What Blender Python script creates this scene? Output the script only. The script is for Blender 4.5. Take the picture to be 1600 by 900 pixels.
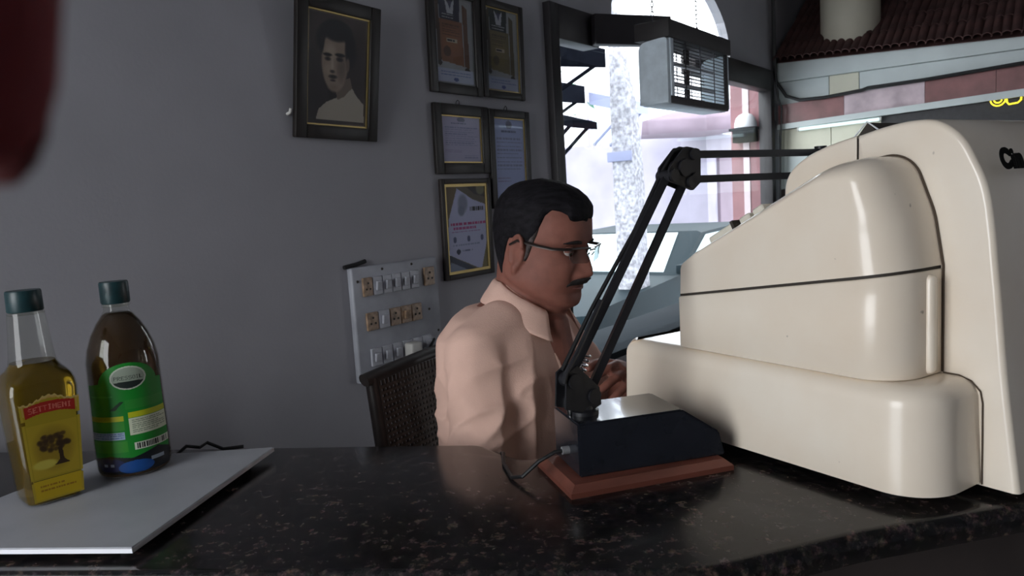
import bpy, bmesh, math, random
import numpy as np
from mathutils import Vector, Matrix, noise

for o in list(bpy.data.objects):
    bpy.data.objects.remove(o)
SC = bpy.context.scene
COL = SC.collection
PI = math.pi
rad = math.radians

# ------------------------------------------------------------------ camera
PITCH, ROLL = rad(6.68), rad(-3.49)
fwd = Vector((0, math.cos(PITCH), -math.sin(PITCH)))
u0 = Vector((0, math.sin(PITCH), math.cos(PITCH)))
r0 = Vector((1, 0, 0))
rgt = math.cos(ROLL) * r0 + math.sin(ROLL) * u0
upv = -math.sin(ROLL) * r0 + math.cos(ROLL) * u0
cam_d = bpy.data.cameras.new('camera')
cam = bpy.data.objects.new('camera', cam_d)
COL.objects.link(cam)
cam.matrix_world = Matrix(((rgt.x, upv.x, -fwd.x, 0), (rgt.y, upv.y, -fwd.y, 0), (rgt.z, upv.z, -fwd.z, 1.33), (0, 0, 0, 1)))
cam_d.sensor_width = 36.0
cam_d.lens = 36.0 * 1160 / 1600
cam_d.clip_start = 0.01
cam_d.clip_end = 200
cam_d.dof.use_dof = True
cam_d.dof.focus_distance = 1.1
cam_d.dof.aperture_fstop = 14.5        # a phone lens: a pupil under 2 mm
SC.camera = cam

# ------------------------------------------------------------------ sky, daylight, exposure
world = bpy.data.worlds.new('overcast_sky')
SC.world = world
world.use_nodes = True
bg = world.node_tree.nodes['Background']
bg.inputs[0].default_value = (0.95, 0.975, 1.0, 1)
bg.inputs[1].default_value = 8.0
SC.view_settings.view_transform = 'Standard'
SC.view_settings.look = 'None'
SC.view_settings.gamma = 1.0
SC.view_settings.use_curve_mapping = False
SC.view_settings.exposure = 0.0
SC.cycles.max_bounces = 10
SC.cycles.transparent_max_bounces = 12
SC.cycles.caustics_reflective = False
SC.cycles.caustics_refractive = False

RZ = math.atan2(0.79448, 0.60729)      # the room's long wall runs along local x
ROOM = Matrix.Rotation(RZ, 4, 'Z')


def portal(name, sx, sy, loc, rot):
    l = bpy.data.lights.new(name, 'AREA')
    l.shape = 'RECTANGLE'
    l.size, l.size_y = sx, sy
    l.cycles.is_portal = True
    o = bpy.data.objects.new(name, l)
    COL.objects.link(o)
    o.matrix_world = ROOM @ Matrix.Translation(loc) @ rot
    return o


# sky portals in the shop doorway behind the camera and in the big window (they only guide the sky's own light)
portal('doorway_daylight', 2.4, 1.2, (-1.74, 0.92, 1.22), Matrix.Rotation(rad(-90), 4, 'Y'))
portal('added_opening_daylight', 2.4, 0.8, (6.18, -2.9, 1.22), Matrix.Rotation(rad(90), 4, 'Y'))  # unseen far opening, added so sky light brightens the left wall
portal('window_daylight', 2.5, 1.4, (3.56, 1.78, 1.36), Matrix.Rotation(rad(-90), 4, 'X'))
portal('fanlight_daylight', 1.3, 0.35, (3.48, 1.78, 2.2), Matrix.Rotation(rad(-90), 4, 'X'))


# ------------------------------------------------------------------ materials
def s2l(c):
    return tuple((x / 12.92 if x <= 0.04045 else ((x + 0.055) / 1.055) ** 2.4) for x in c)


def mat(name, col, rough=0.5, metal=0.0, var=0.0, scale=20.0, bump=0.0, bscale=200.0, spec=0.5, trans=0.0, ior=1.45, coat=0.0, emit=None, estr=0.0, sss=0.0, col2=None, detail=4.0, stretch=None):
    m = bpy.data.materials.new(name)
    m.use_nodes = True
    nt = m.node_tree
    p = nt.nodes['Principled BSDF']
    p.inputs['Base Color'].default_value = (*col, 1)
    p.inputs['Roughness'].default_value = rough
    p.inputs['Metallic'].default_value = metal
    p.inputs['Specular IOR Level'].default_value = spec
    p.inputs['Transmission Weight'].default_value = trans
    p.inputs['IOR'].default_value = ior
    p.inputs['Coat Weight'].default_value = coat
    p.inputs['Subsurface Weight'].default_value = sss
    p.inputs['Subsurface Scale'].default_value = 0.01
    if emit:
        p.inputs['Emission Color'].default_value = (*emit, 1)
        p.inputs['Emission Strength'].default_value = estr
    tc = None
    if var or bump or col2:
        tc = nt.nodes.new('ShaderNodeTexCoord')
        src = tc.outputs['Object']
        if stretch:
            mp = nt.nodes.new('ShaderNodeMapping')
            mp.inputs['Scale'].default_value = stretch
            nt.links.new(src, mp.inputs['Vector'])
            src = mp.outputs['Vector']
    if var or col2:
        n = nt.nodes.new('ShaderNodeTexNoise')
        n.inputs['Scale'].default_value = scale
        n.inputs['Detail'].default_value = detail
        nt.links.new(src, n.inputs['Vector'])
        r = nt.nodes.new('ShaderNodeValToRGB')
        a = col if col2 else tuple(c * (1 - var) for c in col)
        b = col2 if col2 else tuple(min(1, c * (1 + var)) for c in col)
        r.color_ramp.elements[0].position = 0.35
        r.color_ramp.elements[1].position = 0.65
        r.color_ramp.elements[0].color = (*a, 1)
        r.color_ramp.elements[1].color = (*b, 1)
        nt.links.new(n.outputs['Fac'], r.inputs['Fac'])
        nt.links.new(r.outputs['Color'], p.inputs['Base Color'])
    if bump:
        n2 = nt.nodes.new('ShaderNodeTexNoise')
        n2.inputs['Scale'].default_value = bscale
        n2.inputs['Detail'].default_value = 3
        nt.links.new(src, n2.inputs['Vector'])
        b = nt.nodes.new('ShaderNodeBump')
        b.inputs['Strength'].default_value = bump
        b.inputs['Distance'].default_value = 0.002
        nt.links.new(n2.outputs['Fac'], b.inputs['Height'])
        nt.links.new(b.outputs['Normal'], p.inputs['Normal'])
    return m


def glass_mat(name, tint=(1, 1, 1), refl=0.06, rough=0.02):
    m = bpy.data.materials.new(name)
    m.use_nodes = True
    nt = m.node_tree
    nt.nodes.clear()
    out = nt.nodes.new('ShaderNodeOutputMaterial')
    t = nt.nodes.new('ShaderNodeBsdfTransparent')
    t.inputs[0].default_value = (*tint, 1)
    g = nt.nodes.new('ShaderNodeBsdfGlossy')
    g.inputs['Roughness'].default_value = rough
    lw = nt.nodes.new('ShaderNodeLayerWeight')
    pw = nt.nodes.new('ShaderNodeMath')
    pw.operation = 'POWER'
    pw.inputs[1].default_value = 5.0
    nt.links.new(lw.outputs['Facing'], pw.inputs[0])
    fr = nt.nodes.new('ShaderNodeMath')
    fr.operation = 'MULTIPLY_ADD'
    fr.inputs[1].default_value = 0.7
    fr.inputs[2].default_value = refl * 0.6
    nt.links.new(pw.outputs[0], fr.inputs[0])
    mx = nt.nodes.new('ShaderNodeMixShader')
    nt.links.new(fr.outputs[0], mx.inputs[0])
    nt.links.new(t.outputs[0], mx.inputs[1])
    nt.links.new(g.outputs[0], mx.inputs[2])
    nt.links.new(mx.outputs[0], out.inputs[0])
    return m


def print_mat(name, rough=0.5):
    m = mat(name, (1, 1, 1), rough)
    nt = m.node_tree
    a = nt.nodes.new('ShaderNodeAttribute')
    a.attribute_name = 'Col'
    nt.links.new(a.outputs['Color'], nt.nodes['Principled BSDF'].inputs['Base Color'])
    return m


def granite():
    m = mat('polished_granite', (0.02, 0.018, 0.018), 0.20, spec=0.42)
    nt = m.node_tree
    p = nt.nodes['Principled BSDF']
    tc = nt.nodes.new('ShaderNodeTexCoord')
    v = nt.nodes.new('ShaderNodeTexVoronoi')
    v.inputs['Scale'].default_value = 130
    n = nt.nodes.new('ShaderNodeTexNoise')
    n.inputs['Scale'].default_value = 70
    n.inputs['Detail'].default_value = 6
    n.inputs['Roughness'].default_value = 0.7
    nt.links.new(tc.outputs['Object'], v.inputs['Vector'])
    nt.links.new(tc.outputs['Object'], n.inputs['Vector'])
    r = nt.nodes.new('ShaderNodeValToRGB')
    r.color_ramp.elements[0].position = 0.42
    r.color_ramp.elements[0].color = (0.006, 0.006, 0.007, 1)
    r.color_ramp.elements[1].position = 0.72
    r.color_ramp.elements[1].color = (0.15, 0.10, 0.085, 1)
    e = r.color_ramp.elements.new(0.56)
    e.color = (0.022, 0.018, 0.018, 1)
    nt.links.new(n.outputs['Fac'], r.inputs['Fac'])
    mx = nt.nodes.new('ShaderNodeMixRGB')
    mx.inputs['Fac'].default_value = 0.25
    mx.blend_type = 'MULTIPLY'
    nt.links.new(r.outputs['Color'], mx.inputs['Color1'])
    nt.links.new(v.outputs['Color'], mx.inputs['Color2'])
    nt.links.new(mx.outputs['Color'], p.inputs['Base Color'])
    return m


def enamel():
    """aged cream stove enamel: faint yellowing, chips and grime specks"""
    m = mat('cream_enamel', (0.85, 0.75, 0.63), 0.26, coat=0.35)
    nt = m.node_tree
    p = nt.nodes['Principled BSDF']
    tc = nt.nodes.new('ShaderNodeTexCoord')
    n = nt.nodes.new('ShaderNodeTexNoise')
    n.inputs['Scale'].default_value = 7
    n.inputs['Detail'].default_value = 5
    nt.links.new(tc.outputs['Object'], n.inputs['Vector'])
    r = nt.nodes.new('ShaderNodeValToRGB')
    r.color_ramp.elements[0].position = 0.3
    r.color_ramp.elements[0].color = (0.81, 0.695, 0.565, 1)
    r.color_ramp.elements[1].position = 0.7
    r.color_ramp.elements[1].color = (0.87, 0.785, 0.67, 1)
    nt.links.new(n.outputs['Fac'], r.inputs['Fac'])
    n2 = nt.nodes.new('ShaderNodeTexNoise')
    n2.inputs['Scale'].default_value = 38
    n2.inputs['Detail'].default_value = 2
    nt.links.new(tc.outputs['Object'], n2.inputs['Vector'])
    r2 = nt.nodes.new('ShaderNodeValToRGB')
    r2.color_ramp.elements[0].position = 0.755
    r2.color_ramp.elements[0].color = (0, 0, 0, 1)
    r2.color_ramp.elements[1].position = 0.79
    r2.color_ramp.elements[1].color = (1, 1, 1, 1)
    nt.links.new(n2.outputs['Fac'], r2.inputs['Fac'])
    mx = nt.nodes.new('ShaderNodeMixRGB')
    nt.links.new(r2.outputs['Color'], mx.inputs['Fac'])
    nt.links.new(r.outputs['Color'], mx.inputs['Color1'])
    mx.inputs['Color2'].default_value = (0.10, 0.07, 0.05, 1)
    nt.links.new(mx.outputs['Color'], p.inputs['Base Color'])
    return m


M = dict(
    wall=mat('painted_wall', (0.365, 0.36, 0.39), 0.75, var=0.07, scale=2.2, bump=0.15, bscale=120),
    ceiling=mat('ceiling_paint', (0.55, 0.55, 0.56), 0.9, var=0.04, scale=2),
    floor=mat('floor_tiles', (0.16, 0.14, 0.13), 0.4, var=0.2, scale=3),
    granite=granite(),
    laminate=mat('dark_laminate', (0.05, 0.04, 0.037), 0.5, var=0.2, scale=8),
    cream=enamel(),
    crease_shade=mat('brown_crease_shade', (0.085, 0.06, 0.042), 0.8),  # brown that stands for the shade in the housing creases
    seam=mat('dark_seam', (0.035, 0.028, 0.022), 0.7),
    key=mat('ivory_key', (0.72, 0.68, 0.58), 0.35, var=0.05, scale=30),
    black_wood=mat('black_stained_wood', (0.014, 0.011, 0.010), 0.45, var=0.3, scale=30, stretch=(1, 1, 0.2)),
    brown_wood=mat('dark_brown_wood', (0.018, 0.013, 0.012), 0.5, var=0.3, scale=14, stretch=(0.2, 1, 1)),
    gold=mat('gilt_slip', (0.42, 0.31, 0.12), 0.4, metal=0.6),
    black_metal=mat('black_painted_metal', (0.014, 0.014, 0.017), 0.42, var=0.2, scale=40),
    navy=mat('navy_lacquered_metal', (0.014, 0.016, 0.022), 0.17, coat=0.3, var=0.1, scale=20),
    red_wood=mat('reddish_varnished_wood', (0.145, 0.046, 0.031), 0.45, var=0.25, scale=25, stretch=(0.2, 1, 1)),
    chrome=mat('chrome', (0.75, 0.75, 0.76), 0.18, metal=1.0),
    steel=mat('galvanised_steel', (0.66, 0.75, 0.82), 0.45, metal=0.1, var=0.08, scale=25),
    hood=mat('black_hood_paint', (0.02, 0.017, 0.018), 0.6, var=0.15, scale=30),
    wire=mat('grille_wire', (0.07, 0.065, 0.075), 0.4, metal=0.6),
    board=mat('white_laminate_board', (0.36, 0.37, 0.40), 0.42, var=0.08, scale=9, bump=0.05),
    board_edge=mat('aluminium_edge', (0.62, 0.62, 0.65), 0.4, metal=0.3),
    cap=mat('dark_green_plastic_cap', (0.010, 0.035, 0.040), 0.35, var=0.2, scale=50),
    clear=glass_mat('clear_bottle_plastic', (0.96, 0.97, 0.94)),
    oil_yellow=mat('golden_oil', (0.31, 0.19, 0.012), 0.08, trans=0.82, ior=1.25),
    oil_dark=mat('dark_olive_oil', (0.11, 0.062, 0.030), 0.08, trans=0.75, ior=1.25),
    print=print_mat('flat_print'),
    pane=glass_mat('window_glass', (0.97, 0.99, 1.0)),
    frame_glass=glass_mat('picture_glass', (0.95, 0.96, 0.97)),
    skin=mat('brown_skin', (0.25, 0.100, 0.074), 0.62, spec=0.35, var=0.10, scale=35, bump=0.12, bscale=300, sss=0.08),
    finger=mat('fingertip_skin', (0.15, 0.030, 0.034), 0.8, spec=0.1, var=0.1, scale=80, bump=0.2, bscale=600, sss=0.3),
    nail=mat('finger_nail', (0.10, 0.022, 0.022), 0.3),
    lip=mat('lip_skin', (0.22, 0.08, 0.065), 0.45),
    hair=mat('black_hair', (0.008, 0.007, 0.009), 0.75, spec=0.2, var=0.5, scale=120, bump=0.6, bscale=260, stretch=(0.25, 1, 1)),
    grey_hair=mat('greying_hair', (0.055, 0.042, 0.040), 0.6, var=0.5, scale=160, bump=0.5, bscale=300),
    moustache=mat('moustache_hair', (0.013, 0.010, 0.010), 0.6, var=0.5, scale=200, bump=0.6, bscale=400),
    eye_white=mat('eye_white', (0.55, 0.50, 0.47), 0.2),
    iris=mat('dark_iris', (0.02, 0.012, 0.008), 0.1),
    shirt=mat('peach_cotton', (0.76, 0.50, 0.41), 0.88, spec=0.2, var=0.05, scale=10, bump=0.25, bscale=500),
    trousers=mat('dark_trouser_cloth', (0.05, 0.05, 0.06), 0.9),
    button=mat('shirt_button', (0.62, 0.45, 0.37), 0.3),
    specs=mat('dark_spectacle_frame', (0.03, 0.022, 0.02), 0.3, metal=0.4),
    lens=glass_mat('spectacle_lens', (0.74, 0.75, 0.76)),
    chair_wood=mat('dark_chair_wood', (0.022, 0.017, 0.016), 0.4, var=0.3, scale=20),
    cane=mat('woven_cane', (0.085, 0.068, 0.058), 0.6, var=0.3, scale=60),
    plate=mat('switchboard_laminate', (0.34, 0.35, 0.39), 0.5, var=0.16, scale=9),
    switch_white=mat('aged_white_switch', (0.43, 0.44, 0.49), 0.35, var=0.1, scale=30),
    switch_brown=mat('brown_switch', (0.30, 0.20, 0.13), 0.35, var=0.35, scale=60),
    plug=mat('white_plug', (0.55, 0.54, 0.51), 0.4),
    cable=mat('black_cable', (0.012, 0.012, 0.013), 0.5),
    tile=mat('maroon_clay_tile', (0.055, 0.022, 0.020), 0.8, var=0.35, scale=12, bump=0.3, bscale=60),
    fascia=mat('pale_fascia_board', (0.50, 0.54, 0.54), 0.6, var=0.06, scale=4),
    cream_board=mat('cream_partition_board', (0.55, 0.53, 0.43), 0.6, var=0.06, scale=4),
    maroon=mat('maroon_glazed_band', (0.17, 0.062, 0.062), 0.35, var=0.2, scale=10),
    lilac=mat('lilac_glazed_band', (0.42, 0.33, 0.36), 0.4, var=0.2, scale=9),
    black=mat('black_sign_board', (0.010, 0.010, 0.013), 0.4, var=0.4, scale=40),
    pillar=mat('cream_pillar_paint', (0.50, 0.46, 0.37), 0.7, var=0.06, scale=4),
    tube=mat('lit_tube', (0.8, 0.9, 0.9), 0.4, emit=(0.72, 0.95, 0.95), estr=0.5),
    bulb=mat('lit_bulb', (0.8, 0.9, 0.9), 0.4, emit=(0.78, 1.0, 0.97), estr=18.0),
    neon=mat('yellow_led_tube', (0.8, 0.7, 0.05), 0.4, emit=(1.0, 0.80, 0.03), estr=1.8),
    timber=mat('dark_window_timber', (0.013, 0.011, 0.013), 0.45, var=0.25, scale=12),
    sill=mat('matt_dark_sill', (0.02, 0.024, 0.028), 0.95, spec=0.05),
    reveal=mat('red_painted_reveal', (0.24, 0.115, 0.125), 0.6, var=0.15, scale=5),
    reveal_pale=mat('pale_reveal_strip', (0.55, 0.46, 0.48), 0.6),
    white_cup=mat('white_plastic', (0.75, 0.77, 0.80), 0.35),
    asphalt=mat('street_asphalt', (0.42, 0.44, 0.46), 0.9, var=0.1, scale=1.5),
    facade=mat('pale_rendered_facade', (0.80, 0.82, 0.84), 0.9, var=0.05, scale=0.8),
    facade2=mat('lilac_rendered_facade', (0.28, 0.26, 0.32), 0.9, var=0.15, scale=1.2),
    rough_pillar=mat('roughcast_pillar', (0.20, 0.20, 0.225), 0.95, col2=(0.46, 0.46, 0.50), scale=30, detail=6),
    awning=mat('dark_slate_awning', (0.005, 0.006, 0.009), 0.9, spec=0.0, var=0.15, scale=3),
    awning_pink=mat('mauve_awning', (0.17, 0.13, 0.165), 0.8, var=0.1, scale=2),
    blue_sign=mat('grey_blue_sign', (0.22, 0.24, 0.36), 0.7),
    leaf=mat('street_foliage', (0.10, 0.22, 0.15), 0.8, var=0.4, scale=6),
    car=mat('slate_car_paint', (0.009, 0.018, 0.023), 0.6, spec=0.12),
    car_glass=mat('car_window', (0.50, 0.66, 0.68), 0.08, spec=0.8),
    tyre=mat('rubber_tyre', (0.015, 0.015, 0.016), 0.8),
    hubcap=mat('hubcap', (0.4, 0.42, 0.44), 0.35, metal=0.6),
    amber=mat('amber_lamp', (0.6, 0.25, 0.04), 0.2),
    rubber=mat('grey_rubber', (0.2, 0.2, 0.21), 0.6),
    ink=mat('black_lettering', (0.006, 0.006, 0.006), 0.9, spec=0.05),
)


# ------------------------------------------------------------------ mesh helpers
class MB:
    def __init__(self):
        self.bm = bmesh.new()

    def box(self, x0, x1, y0, y1, z0, z1, bev=0.0, seg=2, mtx=None):
        r = bmesh.ops.create_cube(self.bm, size=1.0)
        vs = r['verts']
        for v in vs:
            v.co = Vector((x0 + (v.co.x + .5) * (x1 - x0), y0 + (v.co.y + .5) * (y1 - y0), z0 + (v.co.z + .5) * (z1 - z0)))
        if bev:
            es = list({e for v in vs for e in v.link_edges})
            r2 = bmesh.ops.bevel(self.bm, geom=es, offset=bev, segments=seg, affect='EDGES', profile=0.5)
            vs = list({v for f in r2['faces'] for v in f.verts} | {v for v in vs if v.is_valid})
        if mtx is not None:
            for v in vs:
                v.co = mtx @ v.co
        return self

    def loft(self, rings, cap0=True, cap1=True, closed=True):
        V = [[self.bm.verts.new(p) for p in r] for r in rings]
        n = len(V[0])
        for a, b in zip(V, V[1:]):
            for i in range(n if closed else n - 1):
                j = (i + 1) % n
                try:
                    self.bm.faces.new((a[i], a[j], b[j], b[i]))
                except ValueError:
                    pass
        if cap0:
            self.bm.faces.new(list(reversed(V[0])))
        if cap1:
            self.bm.faces.new(V[-1])
        return self

    def tube(self, pts, r, n=10, caps=True, flat=None):
        pts = [Vector(p) for p in pts]
        rs = r if isinstance(r, (list, tuple)) else [r] * len(pts)
        rings = []
        t0 = (pts[1] - pts[0]).normalized()
        nrm = t0.orthogonal().normalized()
        for i, p in enumerate(pts):
            a = pts[max(i - 1, 0)]
            b = pts[min(i + 1, len(pts) - 1)]
            t = (b - a).normalized()
            nrm = (nrm - t * nrm.dot(t)).normalized()
            bn = t.cross(nrm)
            rr = rs[i]
            ra, rb = rr if isinstance(rr, tuple) else (rr, rr)
            rings.append([p + nrm * (ra * math.cos(2 * PI * k / n)) + bn * (rb * math.sin(2 * PI * k / n)) for k in range(n)])
        return self.loft(rings, caps, caps)

    def capsule(self, pts, rs, n=16):
        """a limb: tube through pts with half-round ends"""
        pts = [Vector(p) for p in pts]
        a = (pts[0] - pts[1]).normalized()
        b = (pts[-1] - pts[-2]).normalized()
        P, R = [], []
        for k in (80, 55, 28):
            P.append(pts[0] + a * rs[0] * math.sin(rad(k)))
            R.append(rs[0] * math.cos(rad(k)))
        P += pts
        R += list(rs)
        for k in (28, 55, 80):
            P.append(pts[-1] + b * rs[-1] * math.sin(rad(k)))
            R.append(rs[-1] * math.cos(rad(k)))
        return self.tube(P, R, n)

    def lathe(self, prof, n=32, c=(0, 0, 0), cap0=True, cap1=True):
        c = Vector(c)
        return self.loft([[c + Vector((r * math.cos(2 * PI * k / n), r * math.sin(2 * PI * k / n), z)) for k in range(n)] for r, z in prof], cap0, cap1)

    def ell(self, c, r, n=20, m=12, mtx=None):
        c = Vector(c)
        rings = []
        for i in range(1, m):
            t = PI * i / m
            rings.append([Vector((r[0] * math.sin(t) * math.cos(2 * PI * k / n), r[1] * math.sin(t) * math.sin(2 * PI * k / n), -r[2] * math.cos(t))) for k in range(n)])
        if mtx is not None:
            rings = [[mtx @ p for p in q] for q in rings]
        return self.loft([[c + p for p in q] for q in rings])

    def poly(self, pts):
        self.bm.faces.new([self.bm.verts.new(p) for p in pts])
        return self

    def prism(self, pts, axis, d0, d1):
        """extrude a 2-D outline along an axis: 'x' takes (y,z), 'y' takes (x,z), 'z' takes (x,y)"""
        f = {'x': lambda p, d: Vector((d, p[0], p[1])), 'y': lambda p, d: Vector((p[0], d, p[1])), 'z': lambda p, d: Vector((p[0], p[1], d))}[axis]
        return self.loft([[f(p, d0) for p in pts], [f(p, d1) for p in pts]])

    def obj(self, name, m, parent=None, mtx=None, smooth=True, angle=40):
        bmesh.ops.recalc_face_normals(self.bm, faces=self.bm.faces[:])
        me = bpy.data.meshes.new(name)
        self.bm.to_mesh(me)
        self.bm.free()
        return link(name, me, m, parent, mtx, smooth, angle)


def link(name, me, m, parent=None, mtx=None, smooth=True, angle=40):
    if smooth:
        me.shade_smooth()
        me.set_sharp_from_angle(angle=rad(angle))
    o = bpy.data.objects.new(name, me)
    COL.objects.link(o)
    if m is not None and not me.materials:
        me.materials.append(m)
    if parent is not None:
        o.parent = parent
    if mtx is not None:
        if parent is None:
            o.matrix_world = mtx
        else:
            o.matrix_local = mtx
    return o


def share(name, me, parent, mtx):
    o = bpy.data.objects.new(name, me)
    COL.objects.link(o)
    o.parent = parent
    o.matrix_local = mtx
    return o


def thing(name, label, cat, mtx=None, group=None):
    o = bpy.data.objects.new(name, None)
    COL.objects.link(o)
    o.empty_display_size = 0.05
    if mtx is not None:
        o.matrix_world = mtx
    o['label'] = label
    o['category'] = cat
    if group:
        o['group'] = group
    return o


def tag(o, label, cat, group=None, kind=None):
    o['label'] = label
    o['category'] = cat
    if group:
        o['group'] = group
    if kind:
        o['kind'] = kind
    return o


def struct(o, label=None):
    o['kind'] = 'structure'
    if label:
        o['label'] = label
    return o


T = Matrix.Translation
def RX(d): return Matrix.Rotation(rad(d), 4, 'X')
def RY(d): return Matrix.Rotation(rad(d), 4, 'Y')
def RZm(d): return Matrix.Rotation(rad(d), 4, 'Z')


def fuse(mb, voxel, smooth_it=2, fac=0.5):
    """one continuous surface out of overlapping volumes"""
    bmesh.ops.recalc_face_normals(mb.bm, faces=mb.bm.faces[:])
    me = bpy.data.meshes.new('tmp')
    mb.bm.to_mesh(me)
    mb.bm.free()
    o = bpy.data.objects.new('tmp', me)
    COL.objects.link(o)
    r = o.modifiers.new('r', 'REMESH')
    r.mode = 'VOXEL'
    r.voxel_size = voxel
    if smooth_it:
        s = o.modifiers.new('s', 'SMOOTH')
        s.iterations = smooth_it
        s.factor = fac
    dg = bpy.context.evaluated_depsgraph_get()
    out = bpy.data.meshes.new_from_object(o.evaluated_get(dg))
    bpy.data.objects.remove(o)
    bpy.data.meshes.remove(me)
    return out


def round_poly(pts, radii, seg=8):
    """2-D outline with rounded corners"""
    out = []
    n = len(pts)
    for i in range(n):
        p, a, b = Vector(pts[i]), Vector(pts[i - 1]), Vector(pts[(i + 1) % n])
        r = radii[i] if isinstance(radii, (list, tuple)) else radii
        if r <= 0:
            out.append(p)
            continue
        da, db = (a - p).normalized(), (b - p).normalized()
        ang = da.angle(db)
        d = min(r / math.tan(ang / 2), (a - p).length * .49, (b - p).length * .49)
        rr = d * math.tan(ang / 2)
        c = p + (da + db).normalized() * (rr / math.sin(ang / 2))
        s, e = p + da * d - c, p + db * d - c
        a0 = math.atan2(s.y, s.x)
        a1 = math.atan2(e.y, e.x)
        da_ = (a1 - a0 + PI) % (2 * PI) - PI
        for k in range(seg + 1):
            t = a0 + da_ * k / seg
            out.append(c + Vector((rr * math.cos(t), rr * math.sin(t))))
    return out


def inset2d(pts, d):
    """move every point of a closed outline inwards by d (number or one per point)"""
    n = len(pts)
    area = sum(pts[i].x * pts[(i + 1) % n].y - pts[(i + 1) % n].x * pts[i].y for i in range(n))
    sg = 1 if area > 0 else -1
    out = []
    for i in range(n):
        a, p, b = pts[i - 1], pts[i], pts[(i + 1) % n]
        e0 = (p - a).normalized() if (p - a).length > 1e-7 else (b - p).normalized()
        e1 = (b - p).normalized() if (b - p).length > 1e-7 else e0
        n0, n1 = Vector((-e0.y, e0.x)) * sg, Vector((-e1.y, e1.x)) * sg
        m = n0 + n1
        m = m.normalized() if m.length > 1e-6 else n0
        k = max(m.dot(n0), 0.35)
        dd = d[i] if isinstance(d, (list, tuple)) else d
        out.append(p + m * (dd / k))
    return out


# a little raster for flat print (labels, letters, portraits): one colour per cell of a fine grid
class Canvas:
    def __init__(self, w, h, bgc):
        self.w, self.h = w, h
        self.gain = 1.0
        self.a = np.zeros((h, w, 3))
        self.a[:] = bgc
        self.alpha = np.ones((h, w), bool)
        self.Y, self.X = np.mgrid[0:h, 0:w]
        self.X = (self.X + .5) / w
        self.Y = (self.Y + .5) / h

    def rect(self, x0, y0, x1, y1, c):
        self.a[(self.X >= x0) & (self.X < x1) & (self.Y >= y0) & (self.Y < y1)] = c

    def ell(self, cx, cy, rx, ry, c, soft=0.0, k=1.0):
        d = ((self.X - cx) / rx) ** 2 + ((self.Y - cy) / ry) ** 2
        if soft:
            w = np.clip((1 - d) / soft, 0, 1)[..., None] * k
            self.a = self.a * (1 - w) + np.array(c) * w
        else:
            self.a[d < 1] = c

    def pol(self, pts, c):
        ins = np.zeros_like(self.X, bool)
        n = len(pts)
        for i in range(n):
            (x0, y0), (x1, y1) = pts[i], pts[(i + 1) % n]
            if y0 == y1:
                continue
            hit = ((y0 > self.Y) != (y1 > self.Y)) & (self.X < (x1 - x0) * (self.Y - y0) / (y1 - y0) + x0)
            ins ^= hit
        self.a[ins] = c
        return ins

    def lines(self, x0, y0, x1, y1, n, c, seed=1, duty=.45):
        rr = random.Random(seed)
        for i in range(n):
            y = y0 + (y1 - y0) * i / n
            x = x0
            xe = x1 - (rr.random() * .35 * (x1 - x0) if rr.random() < .35 else 0)
            while x < xe:
                w = (x1 - x0) * rr.uniform(.04, .13)
                self.rect(x, y, min(x + w, xe), y + (y1 - y0) / n * duty, c)
                x += w + (x1 - x0) * .02

    FONT = dict(S='01111 10000 10000 01110 00001 00001 11110', E='11111 10000 10000 11110 10000 10000 11111', T='11111 00100 00100 00100 00100 00100 00100',
                I='01110 00100 00100 00100 00100 00100 01110', M='10001 11011 10101 10101 10001 10001 10001', N='10001 11001 10101 10011 10001 10001 10001',
                P='11110 10001 10001 11110 10000 10000 10000', R='11110 10001 10001 11110 10100 10010 10001', O='01110 10001 10001 10001 10001 10001 01110',
                L='10000 10000 10000 10000 10000 10000 11111')

    def text(self, s, x0, y0, x1, y1, c, arc=0.0):
        n = len(s) * 6 - 1
        for k, ch in enumerate(s):
            g = self.FONT[ch].split()
            for r in range(7):
                for q in range(5):
                    if g[r][q] == '1':
                        u0_, u1_ = (k * 6 + q) / n, (k * 6 + q + 1) / n
                        dy = arc * ((u0_ * 2 - 1) ** 2)
                        self.rect(x0 + (x1 - x0) * u0_, y0 + dy + (y1 - y0) * r / 7, x0 + (x1 - x0) * u1_, y0 + dy + (y1 - y0) * (r + 1) / 7, c)

    def obj(self, name, surf, parent, m=None, thick=0.0):
        """surf(u, v) -> point, u to the right, v downwards"""
        w, h = self.w, self.h
        vs = [surf(i / w, j / h) for j in range(h + 1) for i in range(w + 1)]
        fs, cs = [], []
        for j in range(h):
            for i in range(w):
                if self.alpha[j, i]:
                    k = j * (w + 1) + i
                    fs.append((k, k + w + 1, k + w + 2, k + 1))
                    cs.append(s2l(np.clip(self.a[j, i] * self.gain, 0, 1)))
        me = bpy.data.meshes.new(name)
        me.from_pydata(vs, [], fs)
        at = me.color_attributes.new('Col', 'FLOAT_COLOR', 'CORNER')
        buf = np.ones((len(fs) * 4, 4), np.float32)
        buf[:, :3] = np.repeat(np.array(cs, np.float32), 4, 0)
        at.data.foreach_set('color', buf.ravel())
        bm = bmesh.new()
        bm.from_mesh(me)
        loose = [v for v in bm.verts if not v.link_faces]
        bmesh.ops.delete(bm, geom=loose, context='VERTS')
        bm.to_mesh(me)
        bm.free()
        return link(name, me, m or M['print'], parent)


# ================================================================== SETTING (room coordinates: x along the long wall, y towards the street)
WY = 1.55
WT = 0.25


def arch_pts(n=20):
    return [(3.48 + 0.665 * math.cos(PI * k / n), 2.06 + 0.36 * math.sin(PI * k / n)) for k in range(n + 1)]


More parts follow.
